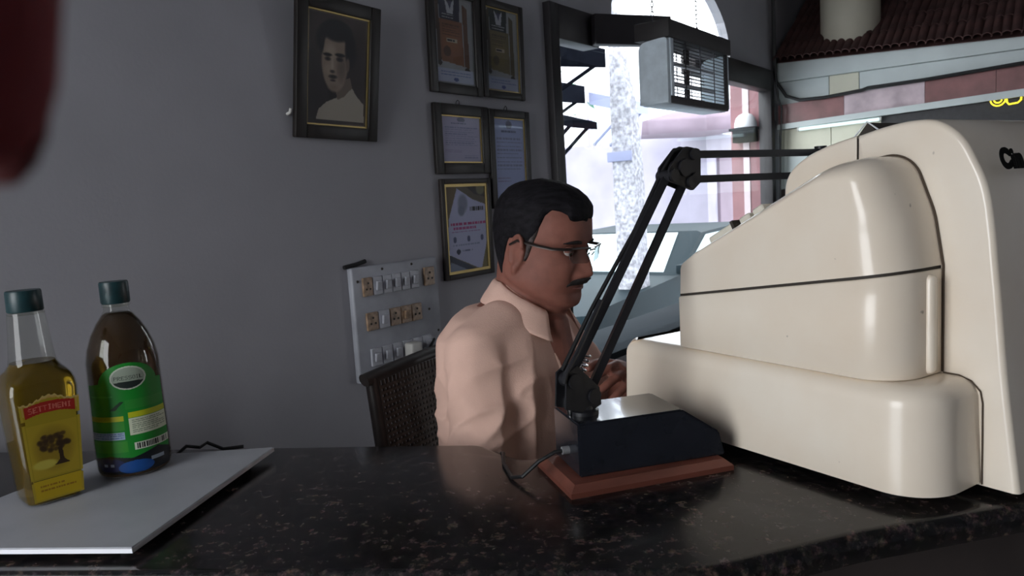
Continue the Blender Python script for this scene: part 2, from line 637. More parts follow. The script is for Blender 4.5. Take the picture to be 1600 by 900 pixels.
mb = MB()
WX0, WX1, WZ0, WZ1 = 2.31, 4.81, 0.66, 2.035
mb.box(-1.7, WX0, WY, WY + WT, 0, 3.0)
mb.box(WX1, 4.92, WY, WY + WT, 0, 3.0)
mb.box(WX0, WX1, WY, WY + WT, 0, WZ0)
ap = arch_pts()
for (xa, za), (xb, zb) in zip(ap, ap[1:]):        # masonry above the fanlight, column by column
    mb.loft([[Vector((xa, y, za)), Vector((xb, y, zb)), Vector((xb, y, 3.0)), Vector((xa, y, 3.0))] for y in (WY, WY + 0.05)])
mb.box(WX0, ap[-1][0], WY, WY + 0.05, WZ1, 3.0)
mb.box(ap[0][0], WX1, WY, WY + 0.05, WZ1, 3.0)
struct(mb.obj('wall_left', M['wall'], mtx=ROOM), 'grey plastered side wall hung with framed papers')
mb = MB()
mb.box(-1.7, -1.6, -4.2, 0.32, 0, 3.0)
mb.box(-1.7, -1.6, 0.32, 1.52, 2.42, 3.0)
mb.box(-1.7, -1.6, 1.52, WY, 0, 3.0)
struct(mb.obj('wall_front', M['wall'], mtx=ROOM), 'end wall with an open street doorway behind the camera')
struct(MB().box(-1.7, 6.2, -4.4, -4.2, 0, 3.0).obj('wall_right', M['wall'], mtx=ROOM))
struct(MB().box(6.0, 6.2, -2.5, WY + WT, 0, 3.0).box(6.0, 6.2, -4.2, -3.3, 0, 3.0).box(6.0, 6.2, -3.3, -2.5, 2.42, 3.0).obj('wall_back', M['wall'], mtx=ROOM))  # gap in this wall added out of view to light the left wall
struct(MB().box(4.92, 6.0, WY, WY + WT, 0, 3.0).obj('wall_side', M['wall'], mtx=ROOM))
struct(MB().box(-1.7, 6.2, -4.4, WY + WT, -0.1, 0.0).obj('floor', M['floor'], mtx=ROOM))
struct(MB().box(-1.7, 6.2, -4.4, WY + WT, 3.0, 3.1).obj('ceiling', M['ceiling'], mtx=ROOM))

# window
win = struct(MB().box(WX0, WX0 + 0.058, WY - 0.03, WY + 0.05, WZ0, WZ1, 0.004).obj('window_1', M['timber'], mtx=ROOM), 'wide dark timber framed shop window beside the till')
MB().box(WX1 - 0.065, WX1, WY - 0.03, WY + 0.05, WZ0, WZ1, 0.004).obj('window_frame', M['timber'], win)
MB().box(3.60, WX1 - 0.065, WY - 0.03, WY + 0.05, WZ1 - 0.125, WZ1, 0.004).obj('window_rail', M['timber'], win)
MB().box(WX0 + 0.058, 2.66, WY - 0.028, WY + 0.05, WZ1 - 0.125, WZ1, 0.004).obj('window_rail', M['timber'], win)
MB().box(WX0 + 0.058, WX1 - 0.065, WY - 0.06, WY + WT + 0.02, WZ0, WZ0 + 0.03, 0.004).obj('window_sill', M['sill'], win)
MB().box(WX0 + 0.058, WX1 - 0.065, WY + 0.012, WY + 0.016, WZ0 + 0.03, WZ1 - 0.125).obj('window_pane', M['pane'], win)
fan = struct(MB().loft([[Vector((x, y, z)) for x, z in ap] for y in (WY + 0.03, WY + 0.034)]).obj('window_2', M['pane'], mtx=ROOM), 'arched fanlight pane above the shop window')
tr = struct(MB().box(0, 0.345, -0.02, 0.03, -0.115, 0, 0.004).obj('trim_1', M['timber'], mtx=ROOM @ T((2.595, 1.512, 2.028)) @ RZm(-32)), 'dark timber rail swung in from the window head')
rv = struct(MB().box(WX1 - 0.012, WX1 - 0.001, WY + 0.05, WY + WT, WZ0, WZ1).obj('trim_2', M['reveal'], mtx=ROOM), 'red painted reveal at the far side of the window')
MB().box(WX1 - 0.018, WX1 - 0.012, WY + 0.13, WY + 0.17, WZ0, WZ1 - 0.02).obj('reveal_strip', M['reveal_pale'], rv)
# a small bracket shelf with a white bowl in the far reveal
sh = thing('bracket_shelf', 'small dark shelf fixed to the red window reveal', 'shelf', ROOM @ T((WX1 - 0.018, WY + 0.13, 1.70)))
MB().box(-0.10, 0, -0.075, 0.095, -0.015, 0, 0.002).obj('shelf_board', M['awning'], sh)
MB().box(-0.08, 0, -0.06, 0.08, -0.09, -0.015, 0.003).obj('shelf_bracket', M['awning'], sh)
tag(MB().lathe([(0.068, 0), (0.070, 0.004), (0.067, 0.03), (0.058, 0.058), (0.040, 0.078), (0.018, 0.087), (0.004, 0.089)], 28).obj('dome_cover', M['white_cup'], mtx=ROOM @ T((WX1 - 0.09, WY + 0.125, 1.701))), 'white plastic dome on the little shelf in the window reveal', 'cover')

# ================================================================== COUNTER
CZ = 0.95
cpts = [(-1.235, 0.872), (0.17, 0.700), (0.36, 0.762), (1.25, 0.958), (1.05, 1.56), (0.60, 1.56), (0.13, 1.29), (0.045, 1.075), (0.0, 1.065), (-0.065, 1.148), (-0.16, 1.163), (-0.972, 1.276)]
crad = [0, 0.10, 0.12, 0.05, 0.05, 0.05, 0.03, 0.03, 0.03, 0.04, 0.05, 0]
cout = round_poly([Vector(p) for p in cpts], crad, 6)
rings = []
for z, d in ((CZ - 0.036, 0.012), (CZ - 0.034, 0.004), (CZ - 0.024, 0.0), (CZ - 0.014, 0.0), (CZ - 0.005, 0.003), (CZ - 0.001, 0.008), (CZ, 0.013)):
    rings.append([Vector((p.x, p.y, z)) for p in inset2d(cout, d)])
counter = thing('shop_counter', 'black speckled polished granite shop counter', 'counter')
MB().loft(rings).obj('counter_top', M['granite'], counter, angle=50)
cab = round_poly([Vector(p) for p in [(-1.18, 0.92), (0.17, 0.75), (0.36, 0.81), (1.2, 1.0), (1.0, 1.5), (0.62, 1.5), (0.42, 1.1), (0.1, 0.98), (-0.93, 1.13)]], 0.02, 3)
MB().loft([[Vector((p.x, p.y, z)) for p in cab] for z in (0.0, CZ - 0.0362)]).obj('counter_body', M['laminate'], counter)

# ================================================================== CASH REGISTER (local x across, y towards the keyboard, z up)
reg = thing('cash_register', 'old cream enamelled cash register with a black lamp arm over it', 'cash register', T((0.434, 0.807, CZ)) @ RZm(32))
RW = 0.46


def rrect(x0, x1, y0, y1, rd, seg=10):
    return round_poly([Vector((x0, y0)), Vector((x1, y0)), Vector((x1, y1)), Vector((x0, y1))], rd, seg)


outl = rrect(0, RW, -0.026, 0.486, [0.06, 0.06, 0.010, 0.010], 12)
rings = []
for z, d in [(0.014, 0.004), (0.016, 0.0)] + [(0.117 + 0.024 * math.sin(rad(a)), 0.004 + 0.024 * (1 - math.cos(rad(a)))) for a in range(0, 91, 10)]:
    rings.append([Vector((p.x, p.y, z)) for p in inset2d(outl, d)])
MB().loft(rings).obj('drawer_base', M['cream'], reg, angle=60)
for x, y in ((0.06, 0.05), (0.40, 0.05), (0.06, 0.44), (0.40, 0.44)):
    MB().lathe([(0.014, 0), (0.016, 0.004), (0.014, 0.0145)], 16, (x, y, 0)).obj('foot', M['rubber'], reg)
# drawer front on the keyboard side with its pull
dr = MB().box(0.05, RW - 0.05, 0.484, 0.492, 0.03, 0.11, 0.003).obj('drawer', M['cream'], reg)
MB().tube([(0.18, 0.492, 0.07), (0.18, 0.508, 0.07), (0.28, 0.508, 0.07), (0.28, 0.492, 0.07)], 0.004, 8).obj('drawer_handle', M['chrome'], dr)


def side_profile(pts, r0_, name, parent, m, w0, w1, seg=8):
    """pts: (y, z, corner radius, edge rounding); rounded towards both side faces"""
    base = [Vector((p[0], p[1])) for p in pts]
    outl_ = []
    ers = []
    n = len(base)
    for i in range(n):
        one = round_poly([base[i - 1], base[i], base[(i + 1) % n]], [0, pts[i][2], 0], seg)[1:-1]
        outl_ += one
        ers += [pts[i][3]] * len(one)
    # soften the change of edge rounding along the outline
    for _ in range(6):
        ers = [(ers[i - 1] + ers[i] * 2 + ers[(i + 1) % len(ers)]) / 4 if min(ers[i - 1], ers[i], ers[(i + 1) % len(ers)]) > r0_ else ers[i] for i in range(len(ers))]
    rings_ = []
    K = 8
    for k in range(K, -1, -1):
        a = PI / 2 * k / K
        q = inset2d(outl_, [e * (1 - math.cos(a)) for e in ers])
        rings_.append([Vector((w0 + ers[i] * (1 - math.sin(a)), q[i].x, q[i].y)) for i in range(len(q))])
    for k in range(0, K + 1):
        a = PI / 2 * k / K
        q = inset2d(outl_, [e * (1 - math.cos(a)) for e in ers])
        rings_.append([Vector((w1 - ers[i] * (1 - math.sin(a)), q[i].x, q[i].y)) for i in range(len(q))])
    return MB().loft(rings_).obj(name, m, parent, angle=50)


BW0, BW1 = 0.014, RW - 0.014


def crease(y):
    return 0.2215 + (0.2725 - 0.2215) * (0.366 - y) / 0.354


def plan_slab(name, m, z0f, z1f, ins=0.0):
    """upright slab with rounded rear corners between two (sloping) heights"""
    o_ = round_poly([Vector((BW0, 0.020)), Vector((BW1, 0.020)), Vector((BW1, 0.366)), Vector((BW0, 0.366))], [0.055, 0.055, 0.005, 0.005], 12)
    rr_ = []
    for k, d in ((0, 0.002), (0, 0.0), (1, 0.0), (1, 0.002)):
        q = inset2d(o_, d + ins)
        rr_.append([Vector((p.x, p.y, (z0f(p.y) + (0.0 if d else 0.002)) if k == 0 else (z1f(p.y) - (0.0 if d else 0.002)))) for p in q])
    return MB().loft(rr_).obj(name, m, reg, angle=50)


plan_slab('body_lower', M['cream'], lambda y: 0.1415, lambda y: crease(y) - 0.0019)
plan_slab('body_seam', M['seam'], lambda y: crease(y) - 0.0045, lambda y: crease(y) + 0.0045, 0.0022)


def hood(name, m):
    pts_ = [Vector(p) for p in [(0.366, crease(0.366) + 0.0019), (0.364, 0.272), (0.330, 0.294), (0.120, 0.402), (0.058, 0.410), (0.030, 0.335), (0.020, crease(0.020) + 0.0019)]]
    rds = [0, 0.020, 0.010, 0.10, 0.045, 0.12, 0]
    cur, wts = [], []
    wt = [0.12, 0.14, 0.16, 0.36, 0.56, 0.85, 1.0]
    for i, p in enumerate(pts_):
        if rds[i] == 0:
            seg_ = [p]
        else:
            seg_ = round_poly([pts_[i - 1], p, pts_[i + 1]], [0, rds[i], 0], 12)[1:-1]
        cur += seg_
        wts += [wt[i]] * len(seg_)
    # resample densely and smooth the weights
    P, W_ = [], []
    for i in range(len(cur) - 1):
        n_ = max(1, int((cur[i + 1] - cur[i]).length / 0.006))
        for k in range(n_):
            P.append(cur[i].lerp(cur[i + 1], k / n_))
            W_.append(wts[i] + (wts[i + 1] - wts[i]) * k / n_)
    P.append(cur[-1])
    W_.append(wts[-1])
    for _ in range(160):
        W_ = [W_[0]] + [(W_[i - 1] + W_[i] + W_[i + 1]) / 3 for i in range(1, len(W_) - 1)] + [W_[-1]]
    N_ = []
    for i in range(len(P)):
        t = (P[min(i + 1, len(P) - 1)] - P[max(i - 1, 0)]).normalized()
        N_.append(Vector((t.y, -t.x)))
    for _ in range(10):
        N_ = [N_[0]] + [(N_[i - 1] + N_[i] + N_[i + 1]).normalized() for i in range(1, len(N_) - 1)] + [N_[-1]]
    if N_[len(N_) // 2].y < 0:
        N_ = [-n for n in N_]
    R_ = 0.055
    rr_ = []

    def ring(x, e):
        q = [p - n * (e * w) for p, n, w in zip(P, N_, W_)]
        q[0].y = crease(q[0].x) + 0.0019
        q[-1].y = crease(q[-1].x) + 0.0019
        return [Vector((x, p.x, p.y)) for p in q]
    K = 12
    for k in range(K, -1, -1):
        a_ = PI / 2 * k / K
        rr_.append(ring(BW0 + R_ * (1 - math.sin(a_)), R_ * (1 - math.cos(a_))))
    for k in range(K + 1):
        a_ = PI / 2 * k / K
        rr_.append(ring(BW1 - R_ * (1 - math.sin(a_)), R_ * (1 - math.cos(a_))))
    gk = [Vector((0.1085, (p + n * 0.0012).x, (p + n * 0.0012).y)) for p, n in zip(P, N_) if p.x < 0.128]  # thin dark tubes draw the crease shade where body and base meet the housing
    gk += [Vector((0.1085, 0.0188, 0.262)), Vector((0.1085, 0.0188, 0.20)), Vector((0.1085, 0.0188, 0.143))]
    MB().tube(gk, 0.0014, 6).obj('housing_crease_shade', M['crease_shade'], reg)
    MB().tube([(0.1085, 0.018, 0.1422), (0.1085, 0.0, 0.1418), (0.1085, -0.014, 0.137), (0.1085, -0.0245, 0.126), (0.1085, -0.0270, 0.112), (0.1085, -0.0272, 0.06), (0.1085, -0.0272, 0.014)], 0.0010, 6).obj('housing_crease_shade', M['crease_shade'], reg)
    return MB().loft(rr_).obj(name, m, reg, angle=50)


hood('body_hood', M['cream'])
for s in (0.074, RW - 0.074 - 0.018):
    MB().box(s, s + 0.015, 0.0125, 0.029, 0.145, 0.264, 0.006, 3).obj('trim_strip', M['cream'], reg)
# arched rear housing and its front cover
AW0, AW1 = 0.110, RW - 0.110


def spline(pts, n=10):
    out = []
    for i in range(len(pts) - 1):
        p0, p1, p2, p3 = (Vector(pts[max(0, min(len(pts) - 1, i + k))]) for k in (-1, 0, 1, 2))
        for k in range(n):
            t = k / n
            out.append(0.5 * ((2 * p1) + (p2 - p0) * t + (2 * p0 - 5 * p1 + 4 * p2 - p3) * t * t + (3 * p1 - p0 - 3 * p2 + p3) * t ** 3))
    out.append(Vector(pts[-1]))
    return out


def shell(name, m, curve, base, er):
    """profile curve (y, z) closed over a straight base, extruded across with rounded side edges"""
    N_ = []
    for i in range(len(curve)):
        t = (curve[min(i + 1, len(curve) - 1)] - curve[max(i - 1, 0)]).normalized()
        N_.append(Vector((t.y, -t.x)))
    if N_[len(N_) // 3].y < 0:
        N_ = [-n for n in N_]
    rr_ = []

    def ring(x, e):
        return [Vector((x, (p - n * e).x, max((p - n * e).y, 0.012))) for p, n in zip(curve, N_)] + [Vector((x, b_[0], b_[1])) for b_ in base]
    for k in range(6, -1, -1):
        a_ = PI / 2 * k / 6
        rr_.append(ring(AW0 + er * (1 - math.sin(a_)), er * (1 - math.cos(a_))))
    for k in range(7):
        a_ = PI / 2 * k / 6
        rr_.append(ring(AW1 - er * (1 - math.sin(a_)), er * (1 - math.cos(a_))))
    return MB().loft(rr_).obj(name, m, reg, angle=50)


shell('rear_housing', M['cream'], spline([(0.1285, 0.4370), (0.095, 0.4440), (0.060, 0.4475), (0.030, 0.4440), (0.004, 0.4260), (-0.013, 0.3980), (-0.030, 0.3500), (-0.041, 0.2500), (-0.051, 0.1390), (-0.066, 0.0120)]), [(0.10, 0.012), (0.10, 0.30), (0.1285, 0.30)], 0.007)
shell('front_cover', M['cream'], spline([(0.244, 0.325), (0.2445, 0.368), (0.237, 0.393), (0.215, 0.4120), (0.178, 0.4270), (0.1315, 0.4372)]), [(0.1315, 0.325)], 0.006)
side_profile([(0.134, 0.31, 0.001, 0.002), (0.134, 0.433, 0.001, 0.002), (0.125, 0.434, 0.001, 0.002), (0.125, 0.31, 0.001, 0.002)], 0.0, 'cover_seam', reg, M['seam'], AW0 + 0.003, AW1 - 0.003, 2)
fl = MB().loft([[Vector((x, 0.116, 0.438)), Vector((x, 0.131, 0.4535)), Vector((x, 0.148, 0.434))] for x in (0.135, 0.30)]).obj('display_flap', M['seam'], reg)
MB().tube([(0.134, 0.113, 0.441), (0.134, 0.1312, 0.4548), (0.134, 0.150, 0.436)], 0.0012, 6).obj('flap_edge', M['white_cup'], fl)
# keyboard: rows of key caps stepping up the slope
ks = Vector((0, 0.110 - 0.330, 0.404 - 0.294)).normalized()
kn = Vector((0, ks.z, -ks.y))
if kn.z < 0:
    kn = -kn
kmesh = None
for row, (t0, ln, hh) in enumerate(((0.010, 0.052, 0.010), (0.074, 0.020, 0.009), (0.100, 0.020, 0.009))):
    for c in range(9):
        x = 0.040 + c * 0.043
        o = Vector((x, 0.330, 0.294)) + ks * t0
        b_ = MB()
        b_.box(0, 0.034, 0, ln, -0.004, hh, 0.002, 1)
        mt = Matrix(((1, 0, 0, o.x), (0, ks.y, kn.y, o.y), (0, ks.z, kn.z, o.z), (0, 0, 0, 1)))
        b_.obj('key', M['key'], reg, mt)
MB().box(0.03, RW - 0.03, 0.066, 0.071, -0.004, 0.009, mtx=Matrix(((1, 0, 0, 0), (0, ks.y, kn.y, 0.330), (0, ks.z, kn.z, 0.294), (0, 0, 0, 1)))).obj('key_bar', M['seam'], reg)
# lettering on the customer side
cu = bpy.data.curves.new('txt', 'FONT')
cu.body = 'Cin'
cu.size = 0.031
cu.space_character = 1.22
cu.shear = -0.12
cu.offset = 0.0022
cu.extrude = 0.0006
to = bpy.data.objects.new('txt', cu)
COL.objects.link(to)
dg = bpy.context.evaluated_depsgraph_get()
tme = bpy.data.meshes.new_from_object(to.evaluated_get(dg))
bpy.data.objects.remove(to)
# the rear face leans: put the text on it (x runs across the back, seen from behind)
rear0 = Vector((0.136, -0.0325, 0.384))
rdown = Vector((0, -0.026, -0.12)).normalized()
link('lettering', tme, M['ink'], reg, Matrix.Translation(rear0) @ Matrix(((1, 0, 0, 0), (0, -rdown.y, -0.977, 0), (0, -rdown.z, 0.212, 0), (0, 0, 0, 1))) @ Matrix.Shear('XY', 4, (0, 0)))

# ================================================================== DESK LAMP on its wooden block
wb = thing('wooden_plinth', 'reddish varnished wooden plinth board under the black desk lamp', 'plinth', T((0.059, 0.902, CZ)) @ RZm(16.5))
rings = []
for z, d in ((0.0, 0.0), (0.007, 0.0), (0.015, 0.009)):
    rings.append([Vector((p.x, p.y, z)) for p in inset2d([Vector((0, 0)), Vector((0.236, 0)), Vector((0.236, 0.132)), Vector((0, 0.132))], d)])
MB().loft(rings).obj('plinth_board', M['red_wood'], wb, smooth=False)

lamp = thing('desk_lamp', 'black twin-arm desk lamp on a heavy navy box base', 'lamp', T((0.074, 0.934, CZ + 0.0155)) @ RZm(15))
LB = [(0.0, 0.0), (0.0, 0.072), (0.150, 0.072), (0.205, 0.034), (0.214, 0.0)]
bmb = MB().prism(LB, 'y', 0.0, 0.098)
bmesh.ops.bevel(bmb.bm, geom=[e for e in bmb.bm.edges], offset=0.0022, segments=2, affect='EDGES')
bmb.obj('lamp_base', M['navy'], lamp)
MB().tube([(-0.010, 0.040, 0.026), (0.002, 0.040, 0.026)], 0.0055, 12).obj('cord_bushing', M['rubber'], lamp)
MB().tube([(0.0, 0.040, 0.026), (-0.02, 0.041, 0.025), (-0.042, 0.045, 0.014), (-0.064, 0.052, -0.006), (-0.074, 0.072, -0.0126), (-0.070, 0.13, -0.0126), (-0.060, 0.172, -0.0126), (-0.056, 0.198, -0.020), (-0.055, 0.206, -0.15)], 0.0028, 8).obj('lamp_cord', M['cable'], lamp)
# arm geometry in world space: plane u = 0.34 over the keyboard
Wv = Vector((0.84805, 0.52992, 0))
Uv = Vector((-0.52992, 0.84805, 0))
LI = lamp.matrix_world.inverted()


def L_(p):
    return LI @ Vector(p)


ARM0 = Vector((0.434, 0.807, 0)) + Uv * 0.335


def ap_(w, z, off=0.0):
    return L_(ARM0 + Wv * w + Uv * off + Vector((0, 0, z)))


# swivel, lower bracket
sw = L_((0.088, 0.985, 1.036))
MB().lathe([(0.020, 0), (0.020, 0.005), (0.014, 0.007), (0.010, 0.016)], 20, (sw.x, sw.y, 0.072)).obj('swivel', M['black_metal'], lamp)
MB().lathe([(0.005, 0), (0.006, 0.002), (0.006, 0.022), (0.003, 0.024)], 12, (sw.x - 0.019, sw.y + 0.0, 0.072)).obj('swivel_pin', M['chrome'], lamp)
br = MB()
for off in (-0.011, 0.011):
    pl = [(-0.238, 1.052), (-0.234, 1.098), (-0.216, 1.108), (-0.180, 1.072), (-0.178, 1.048), (-0.200, 1.040)]
    br.loft([[ap_(w, z, off + d) for w, z in pl] for d in (-0.0015, 0.0015)])
br.obj('lower_bracket', M['black_metal'], lamp)


def bar(p0, p1, name, hw=0.0062, hd=0.0062):
    return MB().tube([ap_(*p0), ap_(*p1)], [(hw * 1.2, hd * 1.2)] * 2, 4).obj(name, M['black_metal'], lamp, smooth=False)


bar((-0.222, 1.088), (-0.030, 1.352), 'lower_arm_bar')
bar((-0.190, 1.062), (0.004, 1.342), 'lower_arm_bar')
bar((0.010, 1.3815), (0.33, 1.3795), 'upper_arm_bar', 0.006)
bar((0.010, 1.3455), (0.33, 1.3425), 'upper_arm_bar', 0.006)
# cable along the left bar: slack in the middle
MB().tube([ap_(-0.226, 1.100, 0.008), ap_(-0.170, 1.175, 0.010), ap_(-0.13, 1.222, 0.012), ap_(-0.086, 1.277, 0.010), ap_(-0.03, 1.36, 0.008), ap_(-0.010, 1.386, 0.006), ap_(0.004, 1.391, 0.006), ap_(0.02, 1.388, 0.004)], 0.0032, 8).obj('arm_cable', M['cable'], lamp)
MB().tube([ap_(-0.238, 1.088, -0.012), ap_(-0.236, 1.10, -0.013), ap_(-0.215, 1.125, -0.013), ap_(-0.17, 1.19, -0.012)], 0.0035, 8).obj('arm_rod', M['black_metal'], lamp)
# elbow: two bolted plates round a hub
el = MB()
for off in (-0.012, 0.009):
    pl = round_poly([Vector(p) for p in [(-0.040, 1.345), (-0.036, 1.364), (-0.004, 1.3925), (0.026, 1.388), (0.024, 1.340), (0.008, 1.329), (-0.012, 1.336)]], 0.006, 4)
    el.loft([[ap_(p.x, p.y, off + d) for p in pl] for d in (-0.002, 0.002)])
el.obj('elbow_plate', M['black_metal'], lamp)
for i, (w, z) in enumerate(((-0.030, 1.352), (0.004, 1.342), (0.012, 1.381), (0.012, 1.346), (-0.008, 1.362))):
    r_ = 0.0085 if i < 4 else 0.012
    MB().tube([ap_(w, z, -0.018), ap_(w, z, 0.014)], r_, 14).obj('elbow_bolt', M['black_metal'], lamp)
for w, z in ((-0.222, 1.088), (-0.190, 1.062)):
    MB().tube([ap_(w, z, -0.016), ap_(w, z, 0.016)], 0.010, 14).obj('pivot_bolt', M['black_metal'], lamp)
sp = []
s0, s1 = Vector((-0.199, 1.062)), Vector((-0.176, 1.112))
for k in range(8 * 14 + 1):
    t = k / (8 * 14)
    c = s0.lerp(s1, t)
    a = 2 * PI * 8 * t
    sp.append(ap_(c.x + 0.006 * math.cos(a) * 0.9, c.y + 0.006 * math.cos(a) * -0.42, 0.018 + 0.006 * math.sin(a)))
MB().tube(sp, 0.0014, 6).obj('tension_spring', M['chrome'], lamp)
# lamp head beyond the till housing
hd = ap_(0.33, 1.361)
MB().tube([ap_(0.325, 1.39), ap_(0.325, 1.335)], 0.010, 12).obj('head_bracket', M['black_metal'], lamp)
hm = MB()
hm.loft([[ap_(0.335 + d * 0.0 + x, z, off) for x, off in ((-0.005, -w_), (0.13, -w_), (0.13, w_), (-0.005, w_))] for z, w_, d in ((1.335, 0.045, 0), (1.372, 0.034, 0), (1.384, 0.015, 0))])
hm.obj('lamp_shade', M['black_metal'], lamp, smooth=False)

# ================================================================== WHITE BOARD, BOTTLES, CABLE
bdp = [Vector(p) for p in [(-0.449, 0.806), (-0.393, 1.142), (-0.668, 1.141), (-0.782, 0.845)]]
bd = thing('laminate_board', 'white laminated board lying under the two oil bottles', 'board')
MB().loft([[Vector((p.x, p.y, z)) for p in inset2d(bdp, d)] for z, d in ((0.9585, 0.001), (0.9595, 0.0), (0.9650, 0.0), (0.966, 0.001))]).obj('board_panel', M['board'], bd)
MB().loft([[Vector((p.x, p.y, z)) for p in q] for z, q in ((0.9592, inset2d(bdp, -0.0006)), (0.9646, inset2d(bdp, -0.0006)))]).obj('board_edging', M['board_edge'], bd)
for p in inset2d(bdp, 0.03):
    MB().lathe([(0.007, CZ + 0.0002), (0.008, 0.9588)], 12, (p.x, p.y, 0)).obj('board_foot', M['rubber'], bd)
BZ = 0.9662

# green-labelled round bottle
gx, gy = -0.581, 1.082
gb = thing('oil_bottle', 'round dark olive oil bottle with a green label', 'bottle', T((gx, gy, BZ)) @ Matrix.Scale(1.015, 4, Vector((0, 0, 1))), 'oil bottles on the white board')
gp = [(0.042, 0.0), (0.048, 0.003), (0.0505, 0.012), (0.0510, 0.05), (0.0498, 0.10), (0.0492, 0.14), (0.0488, 0.165), (0.0455, 0.183), (0.0385, 0.203), (0.0300, 0.219), (0.0215, 0.231), (0.0172, 0.237), (0.0166, 0.252)]
MB().lathe(gp, 48).obj('bottle_body', M['clear'], gb)
MB().lathe([(r - 0.0012 if z < 0.23 else r - 0.0016, z + (0.0015 if z < 0.001 else 0)) for r, z in gp[:-2]] + [(0.0158, 0.234)], 48).obj('oil', M['oil_dark'], gb)
cp = [(0.0185, 0.247), (0.0196, 0.249), (0.0196, 0.276), (0.0186, 0.2785), (0.0, 0.2785)]
MB().lathe(cp[:-1], 40).obj('bottle_cap', M['cap'], gb)
MB().lathe([(0.0185, 0.2425), (0.0190, 0.2435), (0.0190, 0.2462), (0.0180, 0.2466)], 36).obj('cap_ring', M['clear'], gb)


def lathe_r(prof, z):
    for (ra, za), (rb, zb) in zip(prof, prof[1:]):
        if za <= z <= zb:
            return ra + (rb - ra) * (z - za) / max(zb - za, 1e-6)
    return prof[-1][0]


c = Canvas(156, 240, (0.06, 0.50, 0.14))
g1, g2, ye, wh, nv = (0.20, 0.56, 0.16), (0.30, 0.62, 0.20), (0.72, 0.74, 0.10), (0.80, 0.82, 0.72), (0.05, 0.10, 0.30)
c.rect(0.03, 0.285, 0.35, 0.295, (0.22, 0.6, 0.25))
c.rect(0.48, 0.335, 1, 0.415, (0.16, 0.52, 0.18))
c.pol([(0.30, 0.415), (0.43, 0.34), (0.47, 0.345), (0.37, 0.415)], (0.03, 0.20, 0.08))
c.rect(0, 0.47, 0.45, 0.515, ye)
c.rect(0.50, 0.445, 1, 0.495, ye)
c.rect(0, 0.52, 0.45, 0.60, g1)
c.rect(0.50, 0.50, 1, 0.655, wh)
c.lines(0.53, 0.515, 0.97, 0.645, 7, (0.52, 0.56, 0.48), 3)
c.rect(0, 0.615, 0.44, 0.685, (0.62, 0.70, 0.80))
c.lines(0.02, 0.625, 0.43, 0.68, 3, (0.35, 0.45, 0.60), 5)
c.rect(0, 0.70, 0.46, 0.80, g1)
c.rect(0.53, 0.725, 1.0, 0.79, (0.82, 0.84, 0.78))
rr = random.Random(4)
x = 0.56
while x < 0.96:
    w = rr.choice((0.0098, 0.0196))
    c.rect(x, 0.732, x + w, 0.782, (0.04, 0.06, 0.05))
    x += w + 0.0098
c.pol([(0, 0.86), (0.25, 0.83), (0.5, 0.86), (0.8, 0.80), (1, 0.85), (1, 1), (0, 1)], (0.02, 0.05, 0.09))
c.ell(0.22, 0.915, 0.19, 0.065, nv)
c.rect(0.15, 0.905, 0.20, 0.93, (0.7, 0.75, 0.85))
c.rect(0.235, 0.905, 0.28, 0.93, (0.7, 0.75, 0.85))
c.ell(0.53, 0.945, 0.20, 0.06, (0.06, 0.28, 0.55))
c.rect(0.70, 0.885, 0.88, 0.915, (0.6, 0.65, 0.7))
c.ell(0.55, 0.135, 0.205, 0.105, (0.75, 0.78, 0.72))
c.ell(0.55, 0.135, 0.185, 0.094, (0.58, 0.62, 0.56))
c.text('PRESSOIL', 0.39, 0.115, 0.71, 0.150, (0.12, 0.16, 0.13))
ins = (((c.X - 0.55) / 0.185) ** 2 + ((c.Y - 0.135) / 0.094) ** 2 < 1) & (c.Y > 0.165 + 0.25 * (c.X - 0.55) ** 2)
c.a[ins] = (0.10, 0.14, 0.13)
# arched shoulder of the label
c.alpha = (((c.X - 0.55) / 0.36) ** 2 + ((c.Y - 0.20) / 0.20) ** 2 < 1) | (c.Y > 0.155 + 0.09 * np.abs(c.X - 0.55) ** 1.5)


def gsurf(u, v):
    z = 0.166 - 0.158 * v
    a = rad(-64 - 68 + 136 * u)
    r = lathe_r(gp, z) + 0.0006
    return (r * math.cos(a), r * math.sin(a), z)


c.obj('bottle_label', gsurf, gb)

# square flask with the yellow label
yb = thing('oil_bottle', 'square clear flask of golden oil with a yellow tree label', 'bottle', T((-0.650, 0.985, BZ)) @ RZm(47), 'oil bottles on the white board')
S = 0.0415


def sz(z):      # the flask tapers slightly towards its foot
    return S - 0.0075 * (1 - min(z, 0.15) / 0.15)



def sq_ring(h, z, rc, n=9, ry=None):
    return [Vector((p.x, p.y, z)) for p in rrect(-h, h, -(ry or h), (ry or h), [rc] * 4, n)]


ypr = [(sz(0) - 0.005, 0.0, 0.012), (sz(0.003) - 0.001, 0.003, 0.014), (sz(0.01), 0.010, 0.014), (sz(0.08), 0.08, 0.014), (S, 0.152, 0.014), (S - 0.001, 0.162, 0.015), (S - 0.003, 0.170, 0.018), (S - 0.0055, 0.1755, 0.024), (0.0325, 0.1800, 0.0290), (0.0285, 0.1870, 0.0283), (0.0268, 0.197, 0.0266), (0.0243, 0.225, 0.0241), (0.0226, 0.246, 0.0224), (0.0218, 0.254, 0.0216)]
MB().loft([sq_ring(h, z, min(r, h - 0.0002)) for h, z, r in ypr]).obj('bottle_body', M['clear'], yb)
MB().loft([sq_ring(h - 0.0014, z + (0.0015 if z < 0.001 else 0), min(max(r - 0.001, 0.004), h - 0.0018)) for h, z, r in ypr[:10]] + [sq_ring(0.0264, 0.1895, 0.0262)]).obj('oil', M['oil_yellow'], yb)
MB().lathe([(0.0206, 0.2572), (0.0216, 0.2585), (0.0211, 0.2835), (0.0200, 0.2855)], 40).obj('bottle_cap', M['cap'], yb)
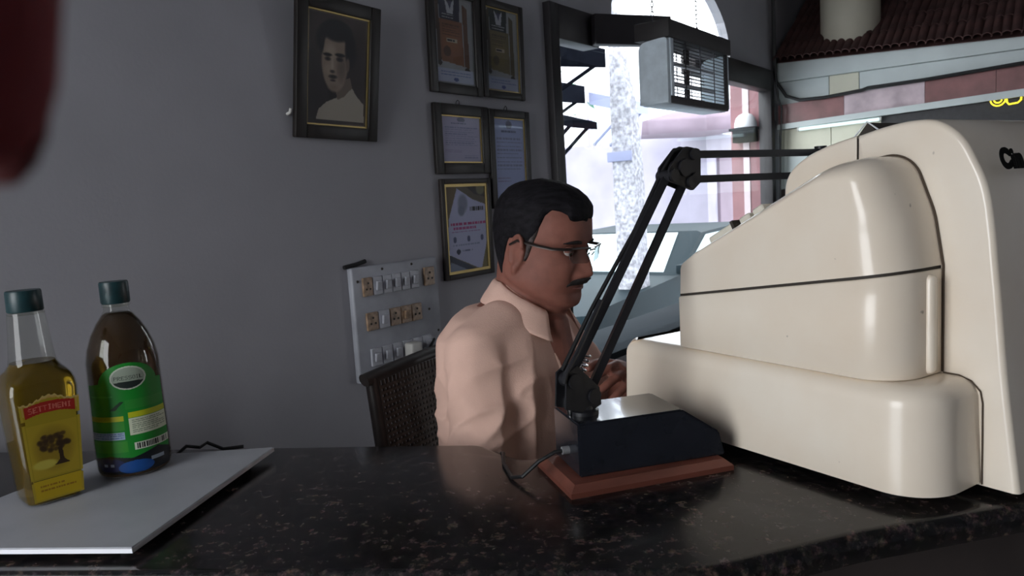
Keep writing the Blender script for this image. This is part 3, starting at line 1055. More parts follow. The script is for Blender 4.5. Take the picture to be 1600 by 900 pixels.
MB().lathe([(0.0212, 0.2532), (0.0222, 0.2540), (0.0219, 0.2562), (0.0206, 0.2568)], 36).obj('cap_ring', M['clear'], yb)
c = Canvas(92, 176, (0.66, 0.58, 0.10))
c.gain = 0.88
c.ell(0.5, 0.10, 0.62, 0.12, (0.78, 0.62, 0.34))
c.pol([(0.07, 0.075), (0.5, 0.045), (0.93, 0.075), (0.93, 0.23), (0.07, 0.23)], (0.66, 0.58, 0.10))
c.rect(0.07, 0.09, 0.93, 0.225, (0.66, 0.58, 0.10))
c.pol([(0.08, 0.10), (0.35, 0.075), (0.65, 0.075), (0.92, 0.10), (0.92, 0.205), (0.80, 0.19), (0.65, 0.175), (0.35, 0.175), (0.20, 0.19), (0.08, 0.205)], (0.66, 0.12, 0.07))
c.text('SETTIMENI', 0.14, 0.105, 0.86, 0.155, (0.85, 0.48, 0.42), 0.012)
c.rect(0.06, 0.28, 0.94, 0.78, (0.72, 0.62, 0.14))
c.ell(0.5, 0.52, 0.42, 0.24, (0.60, 0.50, 0.10), 0.6)
c.ell(0.30, 0.66, 0.26, 0.05, (0.80, 0.74, 0.30), 0.5)
rr = random.Random(7)
for k in range(46):
    a, q = rr.random() * 2 * PI, rr.random() ** .5
    c.ell(0.52 + 0.29 * q * math.cos(a), 0.47 + 0.085 * q * math.sin(a), 0.065, 0.025, (0.20, 0.12, 0.03), 0.8, 0.7)
c.pol([(0.56, 0.52), (0.64, 0.52), (0.66, 0.64), (0.76, 0.685), (0.48, 0.685), (0.58, 0.64)], (0.20, 0.12, 0.04))
c.rect(0.0, 0.795, 1.0, 0.802, (0.30, 0.25, 0.04))
c.rect(0.0, 0.802, 1.0, 1.0, (0.80, 0.68, 0.06))
c.lines(0.15, 0.85, 0.85, 0.93, 2, (0.62, 0.45, 0.05), 8)
edge = (c.X < 0.045) | (c.X > 0.955) | (c.Y > 0.985)
c.a[edge] = (0.74, 0.64, 0.18)
top = 0.045 - 0.03 * np.cos((c.X - 0.5) * 8) + 0.006 * np.sin(c.X * 60)
c.a[(c.Y < top + 0.018)] = (0.80, 0.70, 0.42)
c.alpha = (c.Y > top) & ~(((c.X < 0.06) | (c.X > 0.94)) & (np.abs(c.Y - 0.245) < 0.018)) & ~(((c.X < 0.035) | (c.X > 0.965)) & (np.abs(c.Y - 0.80) < 0.012))


def ysurf(u, v):
    z = 0.1505 - 0.144 * v
    return ((-0.0325 + 0.070 * u) * sz(z) / 0.0405, -sz(z) - 0.0007, z)


c.obj('bottle_label', ysurf, yb)
tag(MB().tube([(-0.56, 1.155, 0.954), (-0.545, 1.175, 0.966), (-0.527, 1.183, 0.960), (-0.512, 1.178, 0.969), (-0.49, 1.185, 0.9545), (-0.46, 1.195, 0.9535)], 0.0028, 8).obj('cable_end', M['cable']), 'short loop of black cable behind the green-labelled bottle', 'cable')

# ================================================================== FRAMES ON THE WALL
def wall_at(x, z, proud=0.0):
    return ROOM @ T((x, WY - proud, z))


def picture(name, label, cat, x0, x1, z0, z1, bw, canvas, lean=0.0, mt='black_wood', gilt=True, group=None, depth=0.014, roll=0.0, gslip=0.004):
    t = thing(name, label, cat, wall_at(x0, z0, 0.001) @ RX(lean) @ RY(roll), group)
    w, h = x1 - x0, z1 - z0
    for (a, b, c_, d, nm) in ((0, bw, 0, h, 'frame_side'), (w - bw, w, 0, h, 'frame_side'), (bw, w - bw, 0, bw, 'frame_rail'), (bw, w - bw, h - bw, h, 'frame_rail')):
        MB().box(a, b, -depth, 0, c_, d, 0.003, 2).obj(nm, M[mt], t)
    if gilt:
        g = MB()
        for (a, b, c_, d) in ((bw, bw + gslip, bw, h - bw), (w - bw - gslip, w - bw, bw, h - bw), (bw + gslip, w - bw - gslip, bw, bw + gslip), (bw + gslip, w - bw - gslip, h - bw - gslip, h - bw)):
            g.box(a, b, -depth * 0.62, -0.002, c_, d)
        g.obj('gilt_slip', M['gold'], t)
    iw, ih = w - 2 * bw, h - 2 * bw
    canvas.gain = 1.25
    canvas.obj('print', lambda u, v: (bw + iw * u, -depth * 0.38, bw + ih * (1 - v)), t)
    MB().box(bw + 0.001, w - bw - 0.001, -depth * 0.52, -depth * 0.46, bw + 0.001, h - bw - 0.001).obj('picture_glass', M['frame_glass'], t)
    return t


# old sepia portrait
c = Canvas(84, 116, (0.36, 0.31, 0.27))
c.rect(0.05, 0.03, 0.95, 0.97, (0.25, 0.21, 0.19))
c.ell(0.30, 0.75, 0.5, 0.5, (0.14, 0.11, 0.10), 1.0)
c.ell(0.82, 0.55, 0.25, 0.5, (0.17, 0.13, 0.12), 1.0)
c.ell(0.46, 0.24, 0.33, 0.19, (0.09, 0.08, 0.08), 0.4)
c.ell(0.60, 0.33, 0.22, 0.20, (0.10, 0.085, 0.085), 0.5)
c.pol([(0.17, 0.93), (0.20, 0.86), (0.32, 0.79), (0.46, 0.75), (0.62, 0.70), (0.72, 0.62), (0.80, 0.70), (0.94, 0.78), (0.95, 0.95), (0.17, 0.95)], (0.60, 0.56, 0.50))
c.pol([(0.44, 0.62), (0.70, 0.55), (0.74, 0.64), (0.60, 0.73), (0.50, 0.76)], (0.40, 0.34, 0.29))
c.ell(0.45, 0.42, 0.225, 0.29, (0.52, 0.45, 0.39), 0.22)
c.ell(0.47, 0.155, 0.27, 0.105, (0.09, 0.08, 0.08), 0.45)
c.ell(0.68, 0.30, 0.085, 0.17, (0.10, 0.085, 0.085), 0.6)
c.ell(0.24, 0.27, 0.045, 0.11, (0.10, 0.085, 0.085), 0.8)
c.ell(0.37, 0.35, 0.12, 0.10, (0.60, 0.53, 0.46), 0.9)
c.ell(0.36, 0.50, 0.10, 0.07, (0.57, 0.50, 0.43), 0.9)
c.ell(0.56, 0.48, 0.10, 0.15, (0.34, 0.28, 0.24), 1.0, 0.7)
c.ell(0.66, 0.44, 0.035, 0.075, (0.40, 0.33, 0.28), 0.6)
c.ell(0.33, 0.372, 0.085, 0.018, (0.12, 0.10, 0.10), 0.7)
c.ell(0.53, 0.362, 0.100, 0.019, (0.10, 0.085, 0.085), 0.7)
c.ell(0.335, 0.408, 0.060, 0.024, (0.13, 0.11, 0.10), 1.0)
c.ell(0.525, 0.400, 0.070, 0.026, (0.11, 0.09, 0.09), 1.0)
c.ell(0.41, 0.455, 0.030, 0.070, (0.62, 0.55, 0.48), 1.0)
c.ell(0.41, 0.515, 0.050, 0.018, (0.22, 0.18, 0.16), 0.9)
c.ell(0.42, 0.560, 0.085, 0.022, (0.14, 0.11, 0.10), 0.9)
c.ell(0.42, 0.592, 0.055, 0.014, (0.20, 0.15, 0.14), 0.9)
c.ell(0.43, 0.655, 0.10, 0.035, (0.48, 0.41, 0.35), 1.0)
picture('portrait_frame', 'sepia portrait of a man in a white kurta in a thick black frame', 'picture', 1.170, 1.440, 1.520, 1.868, 0.034, c, lean=8, depth=0.016, roll=1.2)
tag(MB().tube([(0, 0, 0), (0, -0.012, 0.002), (0, -0.016, 0.012)], 0.004, 10).obj('wall_hook', M['plug'], mtx=wall_at(1.163, 1.575, 0.0)), 'white plastic wall hook at the lower left of the portrait', 'hook')


def scroll(paper, ink, seed):
    c = Canvas(64, 92, (0.44, 0.44, 0.44))
    c.rect(0.04, 0.02, 0.96, 0.98, (0.50, 0.50, 0.50))
    c.pol([(0.12, 0.0), (0.66, 0.0), (0.64, 0.27), (0.15, 0.27)], ink)
    c.pol([(0.28, 0.03), (0.40, 0.10), (0.52, 0.03), (0.48, 0.20), (0.33, 0.20)], (0.60, 0.60, 0.62))
    c.pol([(0.34, 0.05), (0.47, 0.05), (0.41, 0.15)], (0.22, 0.22, 0.30))
    c.lines(0.2, 0.21, 0.6, 0.26, 2, (0.55, 0.55, 0.55), seed)
    c.pol([(0.12, 0.275), (0.70, 0.275), (0.72, 0.78), (0.10, 0.74)], paper)
    c.ell(0.42, 0.52, 0.3, 0.22, tuple(min(1, x * 1.18) for x in paper), 1.0, .8)
    c.lines(0.2, 0.32, 0.62, 0.46, 5, tuple(x * .72 for x in paper), seed + 1)
    c.rect(0.30, 0.475, 0.56, 0.525, (0.62, 0.56, 0.48))
    c.lines(0.32, 0.485, 0.54, 0.52, 1, (0.12, 0.10, 0.10), seed + 2, .8)
    c.ell(0.30, 0.63, 0.09, 0.06, tuple(x * .7 for x in paper))
    c.pol([(0.04, 0.05), (0.12, 0.0), (0.15, 0.74), (0.07, 0.76)], tuple(x * .55 for x in paper))
    c.pol([(0.72, 0.06), (0.84, 0.10), (0.86, 0.80), (0.74, 0.78)], tuple(x * .75 for x in paper))
    c.ell(0.11, 0.77, 0.055, 0.03, (0.16, 0.12, 0.09))
    c.ell(0.80, 0.82, 0.07, 0.03, (0.16, 0.12, 0.09))
    c.rect(0.04, 0.83, 0.96, 0.98, (0.54, 0.55, 0.62))
    c.lines(0.12, 0.86, 0.9, 0.92, 2, (0.32, 0.36, 0.50), seed + 3)
    c.ell(0.5, 0.945, 0.06, 0.022, (0.15, 0.20, 0.40))
    return c


picture('certificate_frame', 'black framed award with orange scroll, top row next to the portrait', 'picture', 1.678, 1.922, 1.669, 1.990, 0.030, scroll((0.42, 0.27, 0.17), (0.10, 0.10, 0.17), 1), lean=1.5, gilt=False, group='framed certificates by the window')
picture('certificate_frame', 'black framed award with drab olive scroll, top row nearest the window', 'picture', 1.928, 2.154, 1.672, 1.985, 0.024, scroll((0.36, 0.31, 0.19), (0.08, 0.11, 0.10), 11), lean=1.5, group='framed certificates by the window', gslip=0.003)


def letter(seed, tone=(0.62, 0.63, 0.72)):
    c = Canvas(72, 80, tone)
    c.ell(0.5, 0.08, 0.10, 0.05, (0.40, 0.40, 0.48))
    c.lines(0.25, 0.15, 0.75, 0.20, 1, (0.36, 0.37, 0.48), seed)
    c.lines(0.10, 0.24, 0.92, 0.66, 9, (0.47, 0.48, 0.60), seed + 1, .35)
    c.lines(0.08, 0.72, 0.5, 0.80, 2, (0.50, 0.46, 0.60), seed + 2, .35)
    c.lines(0.55, 0.84, 0.9, 0.92, 2, (0.48, 0.48, 0.62), seed + 3, .35)
    return c


picture('certificate_frame', 'small black framed typed letter with a gilt inner edge, above the flyer', 'picture', 1.676, 1.934, 1.424, 1.637, 0.034, letter(21, (0.63, 0.61, 0.70)), group='framed certificates by the window', lean=1)
picture('certificate_frame', 'tall black framed bluish letter hanging half behind his head', 'picture', 1.937, 2.162, 1.308, 1.634, 0.026, letter(31, (0.58, 0.61, 0.74)), group='framed certificates by the window', lean=1)
c = Canvas(72, 104, (0.34, 0.30, 0.24))
c.pol([(0.0, 0.0), (0.3, 0.0), (0.22, 0.22), (0.1, 0.4), (0, 0.45)], (0.38, 0.31, 0.20))
c.pol([(0.45, 0.0), (1, 0), (1, 0.16), (0.7, 0.12)], (0.20, 0.18, 0.16))
c.ell(0.85, 0.06, 0.12, 0.08, (0.42, 0.40, 0.30), 0.5)
c.pol([(0.30, 0.05), (0.66, 0.18), (1.0, 0.25), (0.98, 0.62), (0.80, 0.99), (0.06, 0.78), (0.08, 0.40)], (0.66, 0.66, 0.76))
c.pol([(0.06, 0.78), (0.66, 0.97), (0.55, 1.0), (0.06, 1.0)], (0.16, 0.18, 0.24))
c.pol([(0.08, 0.86), (0.50, 0.98), (0.06, 0.98)], (0.44, 0.47, 0.54))
c.pol([(0.80, 0.99), (0.99, 0.62), (1, 1)], (0.44, 0.39, 0.24))
c.ell(0.42, 0.22, 0.13, 0.12, (0.47, 0.48, 0.56), 0.6)
c.ell(0.38, 0.30, 0.09, 0.07, (0.42, 0.44, 0.52), 0.6)
c.lines(0.58, 0.26, 0.92, 0.32, 1, (0.10, 0.10, 0.14), 41, .8)
c.lines(0.12, 0.435, 0.94, 0.465, 1, (0.62, 0.20, 0.42), 42, .9)
c.lines(0.18, 0.482, 0.88, 0.508, 1, (0.62, 0.26, 0.48), 43, .9)
c.lines(0.14, 0.525, 0.80, 0.545, 1, (0.54, 0.38, 0.58), 44, .8)
for x in (0.20, 0.52, 0.84):
    c.ell(x, 0.62, 0.04, 0.035, (0.26, 0.28, 0.42))
c.lines(0.15, 0.67, 0.92, 0.70, 1, (0.50, 0.52, 0.64), 45, .6)
c.ell(0.27, 0.755, 0.05, 0.03, (0.16, 0.18, 0.28))
c.lines(0.36, 0.745, 0.60, 0.775, 1, (0.36, 0.38, 0.50), 46, .6)
picture('certificate_frame', 'flyer with pink headline in a thin brown frame with gilt lining', 'picture', 1.682, 1.922, 1.097, 1.409, 0.016, c, mt='brown_wood', group='framed certificates by the window', lean=1, gslip=0.009)
for x, z in ((1.80, 1.6375), (2.045, 1.6345)):
    tag(MB().tube([(-0.008, -0.004, 0), (-0.006, -0.006, 0.010), (0, -0.006, 0.014), (0.006, -0.006, 0.010), (0.008, -0.004, 0)], 0.0016, 6).obj('picture_hook', M['black_metal'], mtx=wall_at(x, z, 0.0)),
        'tiny dark hanging loop over the small typed letter' if x < 1.9 else 'tiny dark hanging loop over the tall bluish letter', 'hook', 'picture hooks on the wall')

# ================================================================== SWITCHBOARD
X0, X1, Z0, Z1 = 1.303, 1.636, 0.862, 1.178
sb = thing('switchboard', 'grimy white electrical switchboard panel on the wall beside the chair', 'switchboard', wall_at(X0, Z0, 0.0))
SW, SH = X1 - X0, Z1 - Z0
MB().box(0, SW, -0.022, -0.001, 0, SH, 0.006, 3).obj('back_board', M['plate'], sb)
sw_me, rk_me = {}, {}


def module(x, z, w, h, m, kind):
    o = MB().box(0, w, -0.030, -0.022, 0, h, 0.0015, 1).obj('switch_plate', M[m], sb, T((x, 0, z)))
    if kind == 'switch':
        MB().box(w * .22, w * .78, -0.008, 0.0, h * .25, h * .75, 0.0015, 1).obj('rocker', M[m], o, T((0, -0.030, 0)) @ T((0, 0, h / 2)) @ RX(7) @ T((0, 0, -h / 2)))
    elif kind == 'socket':
        p = MB()
        for a, b in ((.5, .70), (.3, .38), (.7, .38)):
            p.tube([(w * a, -0.0312, h * b), (w * a, -0.0295, h * b)], w * .08, 10)
        p.obj('socket_hole', M['seam'], o)


def row(xs, xe, zb, zt, kinds, cols):
    n = len(kinds)
    w = (xe - xs) / n
    for i, (k, m) in enumerate(zip(kinds, cols)):
        module(xs + w * i + 0.0012, zb, w - 0.0024, zt - zb, m, k)


row(0.030, 0.245, SH * .745, SH * .905, ['socket', 'switch', 'switch', 'switch', 'switch', 'switch'], ['switch_brown'] + ['switch_white'] * 5)
row(0.268, 0.312, SH * .745, SH * .915, ['socket'], ['switch_brown'])
row(0.034, 0.248, SH * .445, SH * .600, ['socket', 'switch', 'socket', 'switch', 'socket'], ['switch_brown', 'switch_white', 'switch_brown', 'switch_brown', 'switch_brown'])
row(0.040, 0.280, SH * .130, SH * .285, ['switch', 'switch', 'switch', 'socket', 'switch', 'switch'], ['switch_white'] * 6)
for x, z in ((0.11, SH * .96), (0.225, SH * .965), (0.018, SH * .88), (0.285, SH * .52), (0.318, SH * .30), (0.30, SH * .80)):
    MB().lathe([(0.004, 0), (0.003, 0.002)], 10).obj('screw', M['seam'], sb, T((x, -0.022, z)) @ RX(90))
pg = thing('power_plug', 'white three-pin plug with a black flex in the lowest switch row', 'plug', wall_at(X0 + 0.182, Z0 + SH * .20, 0.031))
MB().box(-0.022, 0.022, -0.034, 0.0, -0.022, 0.022, 0.007, 3).obj('plug_body', M['plug'], pg)
MB().tube([(0.01, -0.02, -0.015), (0.03, -0.022, -0.024), (0.07, -0.014, -0.008), (0.10, -0.006, 0.012)], 0.004, 8).obj('plug_flex', M['cable'], pg)
tag(MB().tube([(0.0, -0.006, 0.0), (0.04, -0.008, 0.004), (0.075, -0.006, 0.010)], 0.006, 8).obj('wall_cable', M['cable'], mtx=wall_at(1.293, 1.181, 0.0)), 'short dirty cable stub along the top of the switchboard', 'cable')
tag(MB().box(0, 0.028, -0.02, 0, 0, 0.24, 0.003).obj('conduit', M['plate'], mtx=wall_at(1.475, 0.62, 0.0)), 'pale cable conduit running down from the switchboard', 'conduit')

# ================================================================== CHAIR (cane back) -- width along the sitter's left
Fd = Vector((0.866, -0.5, 0))
Ld = Vector((0.5, 0.866, 0))
cb = Vector((-0.243, 1.411, 0))
ch = thing('cane_chair', 'dark wooden armless chair with a woven cane back behind the man', 'chair', Matrix(((Fd.x, Ld.x, 0, cb.x), (Fd.y, Ld.y, 0, cb.y), (0, 0, 1, 0), (0, 0, 0, 1))))
CHT = 1.0
lean_ = 0.10


def cpz(y, z):      # a point on the leaning back plane
    return (-(z - 0.48) * lean_, y, z)


for y in (0.0, 0.42):
    MB().tube([cpz(y, 0.0), cpz(y, 0.48), cpz(y, CHT)], [0.018, 0.017, 0.013], 10).obj('back_post', M['chair_wood'], ch)
MB().tube([cpz(-0.022, CHT), cpz(0.10, CHT + 0.006), cpz(0.21, CHT + 0.009), cpz(0.32, CHT + 0.006), cpz(0.442, CHT)], [(0.010, 0.014)] * 5, 12).obj('top_rail', M['chair_wood'], ch)
MB().tube([cpz(0.0, 0.56), cpz(0.42, 0.56)], 0.013, 10).obj('lower_rail', M['chair_wood'], ch)
cn = MB()
k = 0
yy = 0.02
while yy < 0.405:
    cn.tube([cpz(yy, 0.57), cpz(yy, CHT - 0.006)], 0.0034, 4)
    yy += 0.012
zz = 0.58
while zz < CHT - 0.015:
    cn.tube([cpz(0.016, zz), cpz(0.405, zz)], 0.0042, 4)
    zz += 0.012
o = cn.obj('cane_weave', M['cane'], ch, smooth=False)
o['kind'] = 'stuff'
MB().box(-0.01, 0.42, -0.01, 0.43, 0.43, 0.47, 0.015, 3).obj('seat', M['chair_wood'], ch)
for x, y in ((0.39, 0.01), (0.39, 0.41)):
    MB().tube([(x, y, 0), (x, y, 0.44)], [0.014, 0.019], 10).obj('front_leg', M['chair_wood'], ch)

# ================================================================== FLY TRAP hung by chains
ft = thing('insect_killer', 'grey hanging insect killer with black hood and wire grille by the window', 'insect killer', T((0.557, 2.5, 1.60)) @ Matrix.Rotation(RZ, 4, 'Z'))
FL_, FD_, FH_ = 0.545, 0.108, 0.29
pr = round_poly([Vector(p) for p in [(0.004, 0.030), (0.004, 0.232), (0.030, 0.232), (FD_, 0.225), (FD_, 0.030)]], [0.004, 0.010, 0.01, 0.03, 0.004], 5)
for x in (0.0, FL_ - 0.02):
    MB().loft([[Vector((x + d, p.x, p.y)) for p in pr] for d in (0.0, 0.02)]).obj('end_panel', M['steel'], ft)
MB().box(-0.002, FL_ + 0.002, -0.006, FD_ + 0.012, 0.232, FH_, 0.003).obj('hood', M['hood'], ft)
MB().box(-0.002, 0.03, 0.004, FD_, 0.022, 0.032, 0.001).obj('base_lip', M['steel'], ft)
MB().box(0.02, FL_ - 0.02, 0.0, 0.012, 0.022, 0.045, 0.002).obj('front_rail', M['hood'], ft)
MB().box(0.02, FL_ - 0.02, 0.012, FD_, 0.020, 0.028, 0.002).obj('catch_tray', M['steel'], ft)
MB().box(0.02, 0.045, 0.0, 0.012, 0.045, 0.232, 0.002).obj('grille_frame', M['steel'], ft)
MB().box(FL_ - 0.035, FL_ - 0.02, 0.0, 0.012, 0.045, 0.232, 0.002).obj('grille_frame', M['hood'], ft)
gw = MB()
for yy in (0.006, FD_ - 0.012):
    for k in range(15):
        z = 0.056 + k * 0.012 + (0.005 if yy > 0.05 else 0)
        gw.tube([(0.02, yy, z), (FL_ - 0.02, yy, z)], 0.0015, 5)
    for k in range(1, 4):
        x = 0.02 + k * (FL_ - 0.04) / 4
        gw.tube([(x, yy - 0.002, 0.045), (x, yy - 0.002, 0.232)], 0.0022, 5)
o = gw.obj('wire_grille', M['wire'], ft)
o['kind'] = 'stuff'
for z in (0.10, 0.17):
    MB().tube([(0.03, FD_ / 2, z), (FL_ - 0.03, FD_ / 2, z)], 0.008, 12).obj('ultraviolet_tube', M['white_cup'], ft)
for x in (0.27,):
    MB().box(x, x + 0.035, FD_ * .55, FD_ * .62, 0.045, 0.232).obj('inner_post', M['hood'], ft)
# chain links: one shared torus-like mesh
lk = MB()
pts_ = [(0.0045 * math.cos(a), 0, 0.0095 * math.sin(a)) for a in [2 * PI * k / 14 for k in range(15)]]
lk.tube(pts_, 0.0017, 6, caps=False)
lk_o = lk.obj('chain_link', M['wire'], ft, T((-0.004, 0.05, FH_ + 0.004)))
first = True
for ex, tilt in ((-0.004, 0.03), (0.36, -0.03)):
    for k in range(40):
        z = FH_ + 0.006 + k * 0.0155
        mt = T((ex + tilt * 0 + (k * 0.0155) * tilt, 0.05, z)) @ RZm(90 * (k % 2) + 20)
        if first:
            lk_o.matrix_local = mt
            first = False
        else:
            share('chain_link', lk_o.data, ft, mt)

# ================================================================== TILED STALL AT THE BACK (local x away from camera, y to the left, z up; s = -y)
PBm = ROOM @ T((4.9, 1.55, 0))
st = thing('tiled_canopy', 'pale stall front with a maroon clay tiled canopy at the back of the shop', 'canopy', PBm)


def band(name, m, s0, s1, zb0, zb1, zt0, zt1, x0=0.0, x1=0.04, parent=None):
    mb_ = MB()
    mb_.loft([[Vector((x, -s0, zb0)), Vector((x, -s1, zb1)), Vector((x, -s1, zt1)), Vector((x, -s0, zt0))] for x in (x0, x1)])
    return mb_.obj(name, M[m], parent or st, smooth=False)


SR = 2.0
def lz(s, a, b): return a + (b - a) * s / 1.3     # height that runs from a at s=0 to b at s=1.3
band('fascia_board', 'fascia', 0.03, SR, lz(0.03, 1.97, 1.965), lz(SR, 1.97, 1.965), lz(0.03, 2.093, 2.03), lz(SR, 2.093, 2.03), -0.03, 0.05)
band('fascia_board', 'fascia', 0.03, 0.33, 1.83, 1.838, lz(0.03, 1.968, 1.963), lz(0.33, 1.968, 1.963), 0.0, 0.05)
band('fascia_board', 'cream_board', 0.334, 0.50, 1.838, 1.845, lz(0.334, 1.968, 1.963), lz(0.5, 1.968, 1.963), 0.0, 0.05)
band('fascia_board', 'fascia', 0.504, SR, 1.845, lz(SR, 1.828, 1.885), lz(0.504, 1.968, 1.963), lz(SR, 1.968, 1.963), 0.0, 0.05)
band('glazed_band', 'maroon', 0.03, 0.42, lz(0.03, 1.705, 1.755), lz(0.42, 1.705, 1.755), lz(0.03, 1.826, 1.88), lz(0.42, 1.826, 1.88), -0.02, 0.05)
band('glazed_band', 'lilac', 0.422, 0.85, lz(0.422, 1.705, 1.755), lz(0.85, 1.705, 1.755), lz(0.422, 1.826, 1.88), lz(0.85, 1.826, 1.88), -0.02, 0.05)
band('glazed_band', 'maroon', 0.852, 1.19, lz(0.852, 1.705, 1.755), lz(1.19, 1.705, 1.755), lz(0.852, 1.826, 1.88), lz(1.19, 1.826, 1.88), -0.02, 0.05)
band('glazed_band', 'maroon', 1.192, SR, lz(1.192, 1.705, 1.755), lz(SR, 1.705, 1.755), lz(1.192, 1.826, 1.88), lz(SR, 1.826, 1.88), -0.02, 0.05)
band('ledge_strip', 'fascia', 0.03, SR, lz(0.03, 1.672, 1.715), lz(SR, 1.672, 1.715), lz(0.03, 1.704, 1.754), lz(SR, 1.704, 1.754), -0.05, -0.022)
band('partition_board', 'cream_board', 0.03, 0.338, 1.54, 1.54, lz(0.03, 1.67, 1.713), lz(0.338, 1.67, 1.713), 0.0, 0.04)
band('partition_board', 'cream_board', 0.342, 0.62, 1.54, 1.54, lz(0.342, 1.67, 1.713), lz(0.62, 1.67, 1.713), 0.0, 0.04)
band('partition_board', 'fascia', 0.03, 0.62, 1.30, 1.30, 1.51, 1.51, 0.0, 0.04)
band('partition_board', 'laminate', 0.03, 0.62, 0.0, 0.0, 1.295, 1.295, 0.0, 0.04)
band('sign_panel', 'black', 0.622, SR, 1.30, 1.30, lz(0.622, 1.67, 1.713), lz(SR, 1.67, 1.713), 0.0, 0.04)
band('stall_front', 'laminate', 0.622, SR, 0.0, 0.0, 1.298, 1.298, 0.0, 0.04)
band('corner_post', 'wall', -0.002, 0.026, 0.0, 0.0, 2.09, 2.09, 0.0, 0.05)
# clay tiles: half-round barrels lapped up the slope
TW, TLn = 0.044, 0.24
tm = MB()
n = 8
rr_ = []
for t, sc in ((0.0, 1.0), (1.0, 0.9)):
    outer = [Vector((TLn * t, TW * .60 * sc * math.cos(PI * k / n), TW * .60 * sc * math.sin(PI * k / n))) for k in range(n + 1)]
    inner = [Vector((TLn * t, TW * .48 * sc * math.cos(PI * k / n), TW * .48 * sc * math.sin(PI * k / n))) for k in range(n, -1, -1)]
    rr_.append(outer + inner)
tm.loft(rr_)
t_first = tm.obj('tile', M['tile'], st)
tr_ = random.Random(3)
slope = 33
first = True
for r in range(5):
    for k in range(46 if r < 2 else 46):
        s = 0.03 + TW * (k + 0.5)
        if s > SR:
            continue
        x = -0.10 + r * 0.20 * math.cos(rad(slope))
        z = lz(s, 2.092, 2.03) + r * 0.20 * math.sin(rad(slope)) + 0.004
        d = Vector((x + 0.1, -s, 0)) - Vector((0.32, -0.45, 0))
        mt = T((x + tr_.uniform(-.004, .004), -s, z)) @ RY(-slope + tr_.uniform(-1.5, 1.5)) @ RZm(tr_.uniform(-1.5, 1.5))
        if first:
            t_first.matrix_local = mt
            first = False
        else:
            share('tile', t_first.data, st, mt)
MB().loft([[Vector((-0.06 + d * 0, -s, lz(s, 2.088, 2.026))) if d == 0 else Vector((-0.06 + 0.86, -s, lz(s, 2.088, 2.026) + 0.86 * math.tan(rad(slope)))) for d in (0, 1)] + [Vector((-0.06 + 0.86, -s, lz(s, 2.088, 2.026) + 0.86 * math.tan(rad(slope)) - 0.02)), Vector((-0.06, -s, lz(s, 2.088, 2.026) - 0.004))] for s in (0.03, SR)]).obj('roof_deck', M['tile'], st, smooth=False)
struct(MB().lathe([(0.150, 0), (0.165, 0.03), (0.170, 0.08), (0.170, 0.90)], 40).obj('pillar_1', M['pillar'], mtx=PBm @ T((0.175, -0.415, 2.06))), 'round cream pillar rising through the tiled canopy')
tb = thing('tube_light', 'slim lit tube light under the glazed band of the stall', 'lamp', PBm)
MB().tube([(-0.035, -0.16, 1.665), (-0.035, -0.62, 1.676)], 0.011, 12).obj('light_tube', M['tube'], tb)
for s, z in ((0.15, 1.665), (0.63, 1.676)):
    MB().tube([(-0.035, -s, z), (-0.035, -s - (0.012 if s < .3 else -0.012), z)], 0.013, 12).obj('tube_cap', M['plug'], tb)
wl = thing('added_stall_lamp', 'unseen lamp added behind the till to light the stall fascia', 'lamp', PBm @ T((-0.40, -0.40, 1.40)))  # lamp added out of sight to brighten the fascia and boards
MB().lathe([(0.05, -1.4), (0.05, -1.385), (0.012, -1.37), (0.010, -0.06), (0.028, -0.05), (0.030, 0.0)], 20).obj('lamp_stand', M['black_metal'], wl)
MB().ell((0, 0, 0.035), (0.028, 0.028, 0.036), 18, 12).obj('bulb', M['bulb'], wl)
led = thing('neon_sign', 'yellow glowing tube letters on the black panel at the far right', 'sign', PBm @ T((-0.008, 0, 0)))


def ring_(cs, cz, rx, rz, n=28):
    return [(0, -(cs + rx * math.cos(2 * PI * k / n)), cz + rz * math.sin(2 * PI * k / n)) for k in range(n + 1)]


for rx, rz in ((0.034, 0.034), (0.018, 0.018)):
    MB().tube(ring_(1.200, 1.716, rx, rz), 0.0036, 8, caps=False).obj('letter_tube', M['neon'], led)
for s0 in (1.240, 1.322):
    MB().tube([(0, -s0, 1.75), (0, -s0, 1.700), (0, -s0 - 0.010, 1.684), (0, -s0 - 0.05, 1.688), (0, -s0 - 0.064, 1.702), (0, -s0 - 0.066, 1.75)], 0.0045, 8).obj('letter_tube', M['neon'], led)
# cables drooping from the corner along the stall front
tag(MB().tube([PBm @ Vector(p) for p in [(-0.09, -0.030, 2.55), (-0.06, -0.022, 2.30), (-0.05, -0.020, 2.10), (-0.05, -0.03, 1.97), (-0.05, -0.09, 1.875), (-0.05, -0.17, 1.842), (-0.05, -0.32, 1.838), (-0.05, -0.53, 1.853), (-0.05, -0.56, 1.862), (-0.05, -0.85, 1.866), (-0.05, -1.3, 1.886), (-0.05, -1.9, 1.916)]], 0.0105, 8).obj('loose_cable', M['cable']), 'black cable drooping along the top of the maroon band', 'cable')
tag(MB().tube([PBm @ Vector(p) for p in [(-0.12, -0.045, 2.52), (-0.10, -0.042, 2.30), (-0.09, -0.040, 2.12), (-0.08, -0.038, 1.95), (-0.08, -0.05, 1.86), (-0.08, -0.07, 1.80), (-0.08, -0.06, 1.6), (-0.08, -0.05, 1.2)]], 0.006, 8).obj('loose_cable', M['cable']), 'thin black cable running straight down beside the wall corner', 'cable')

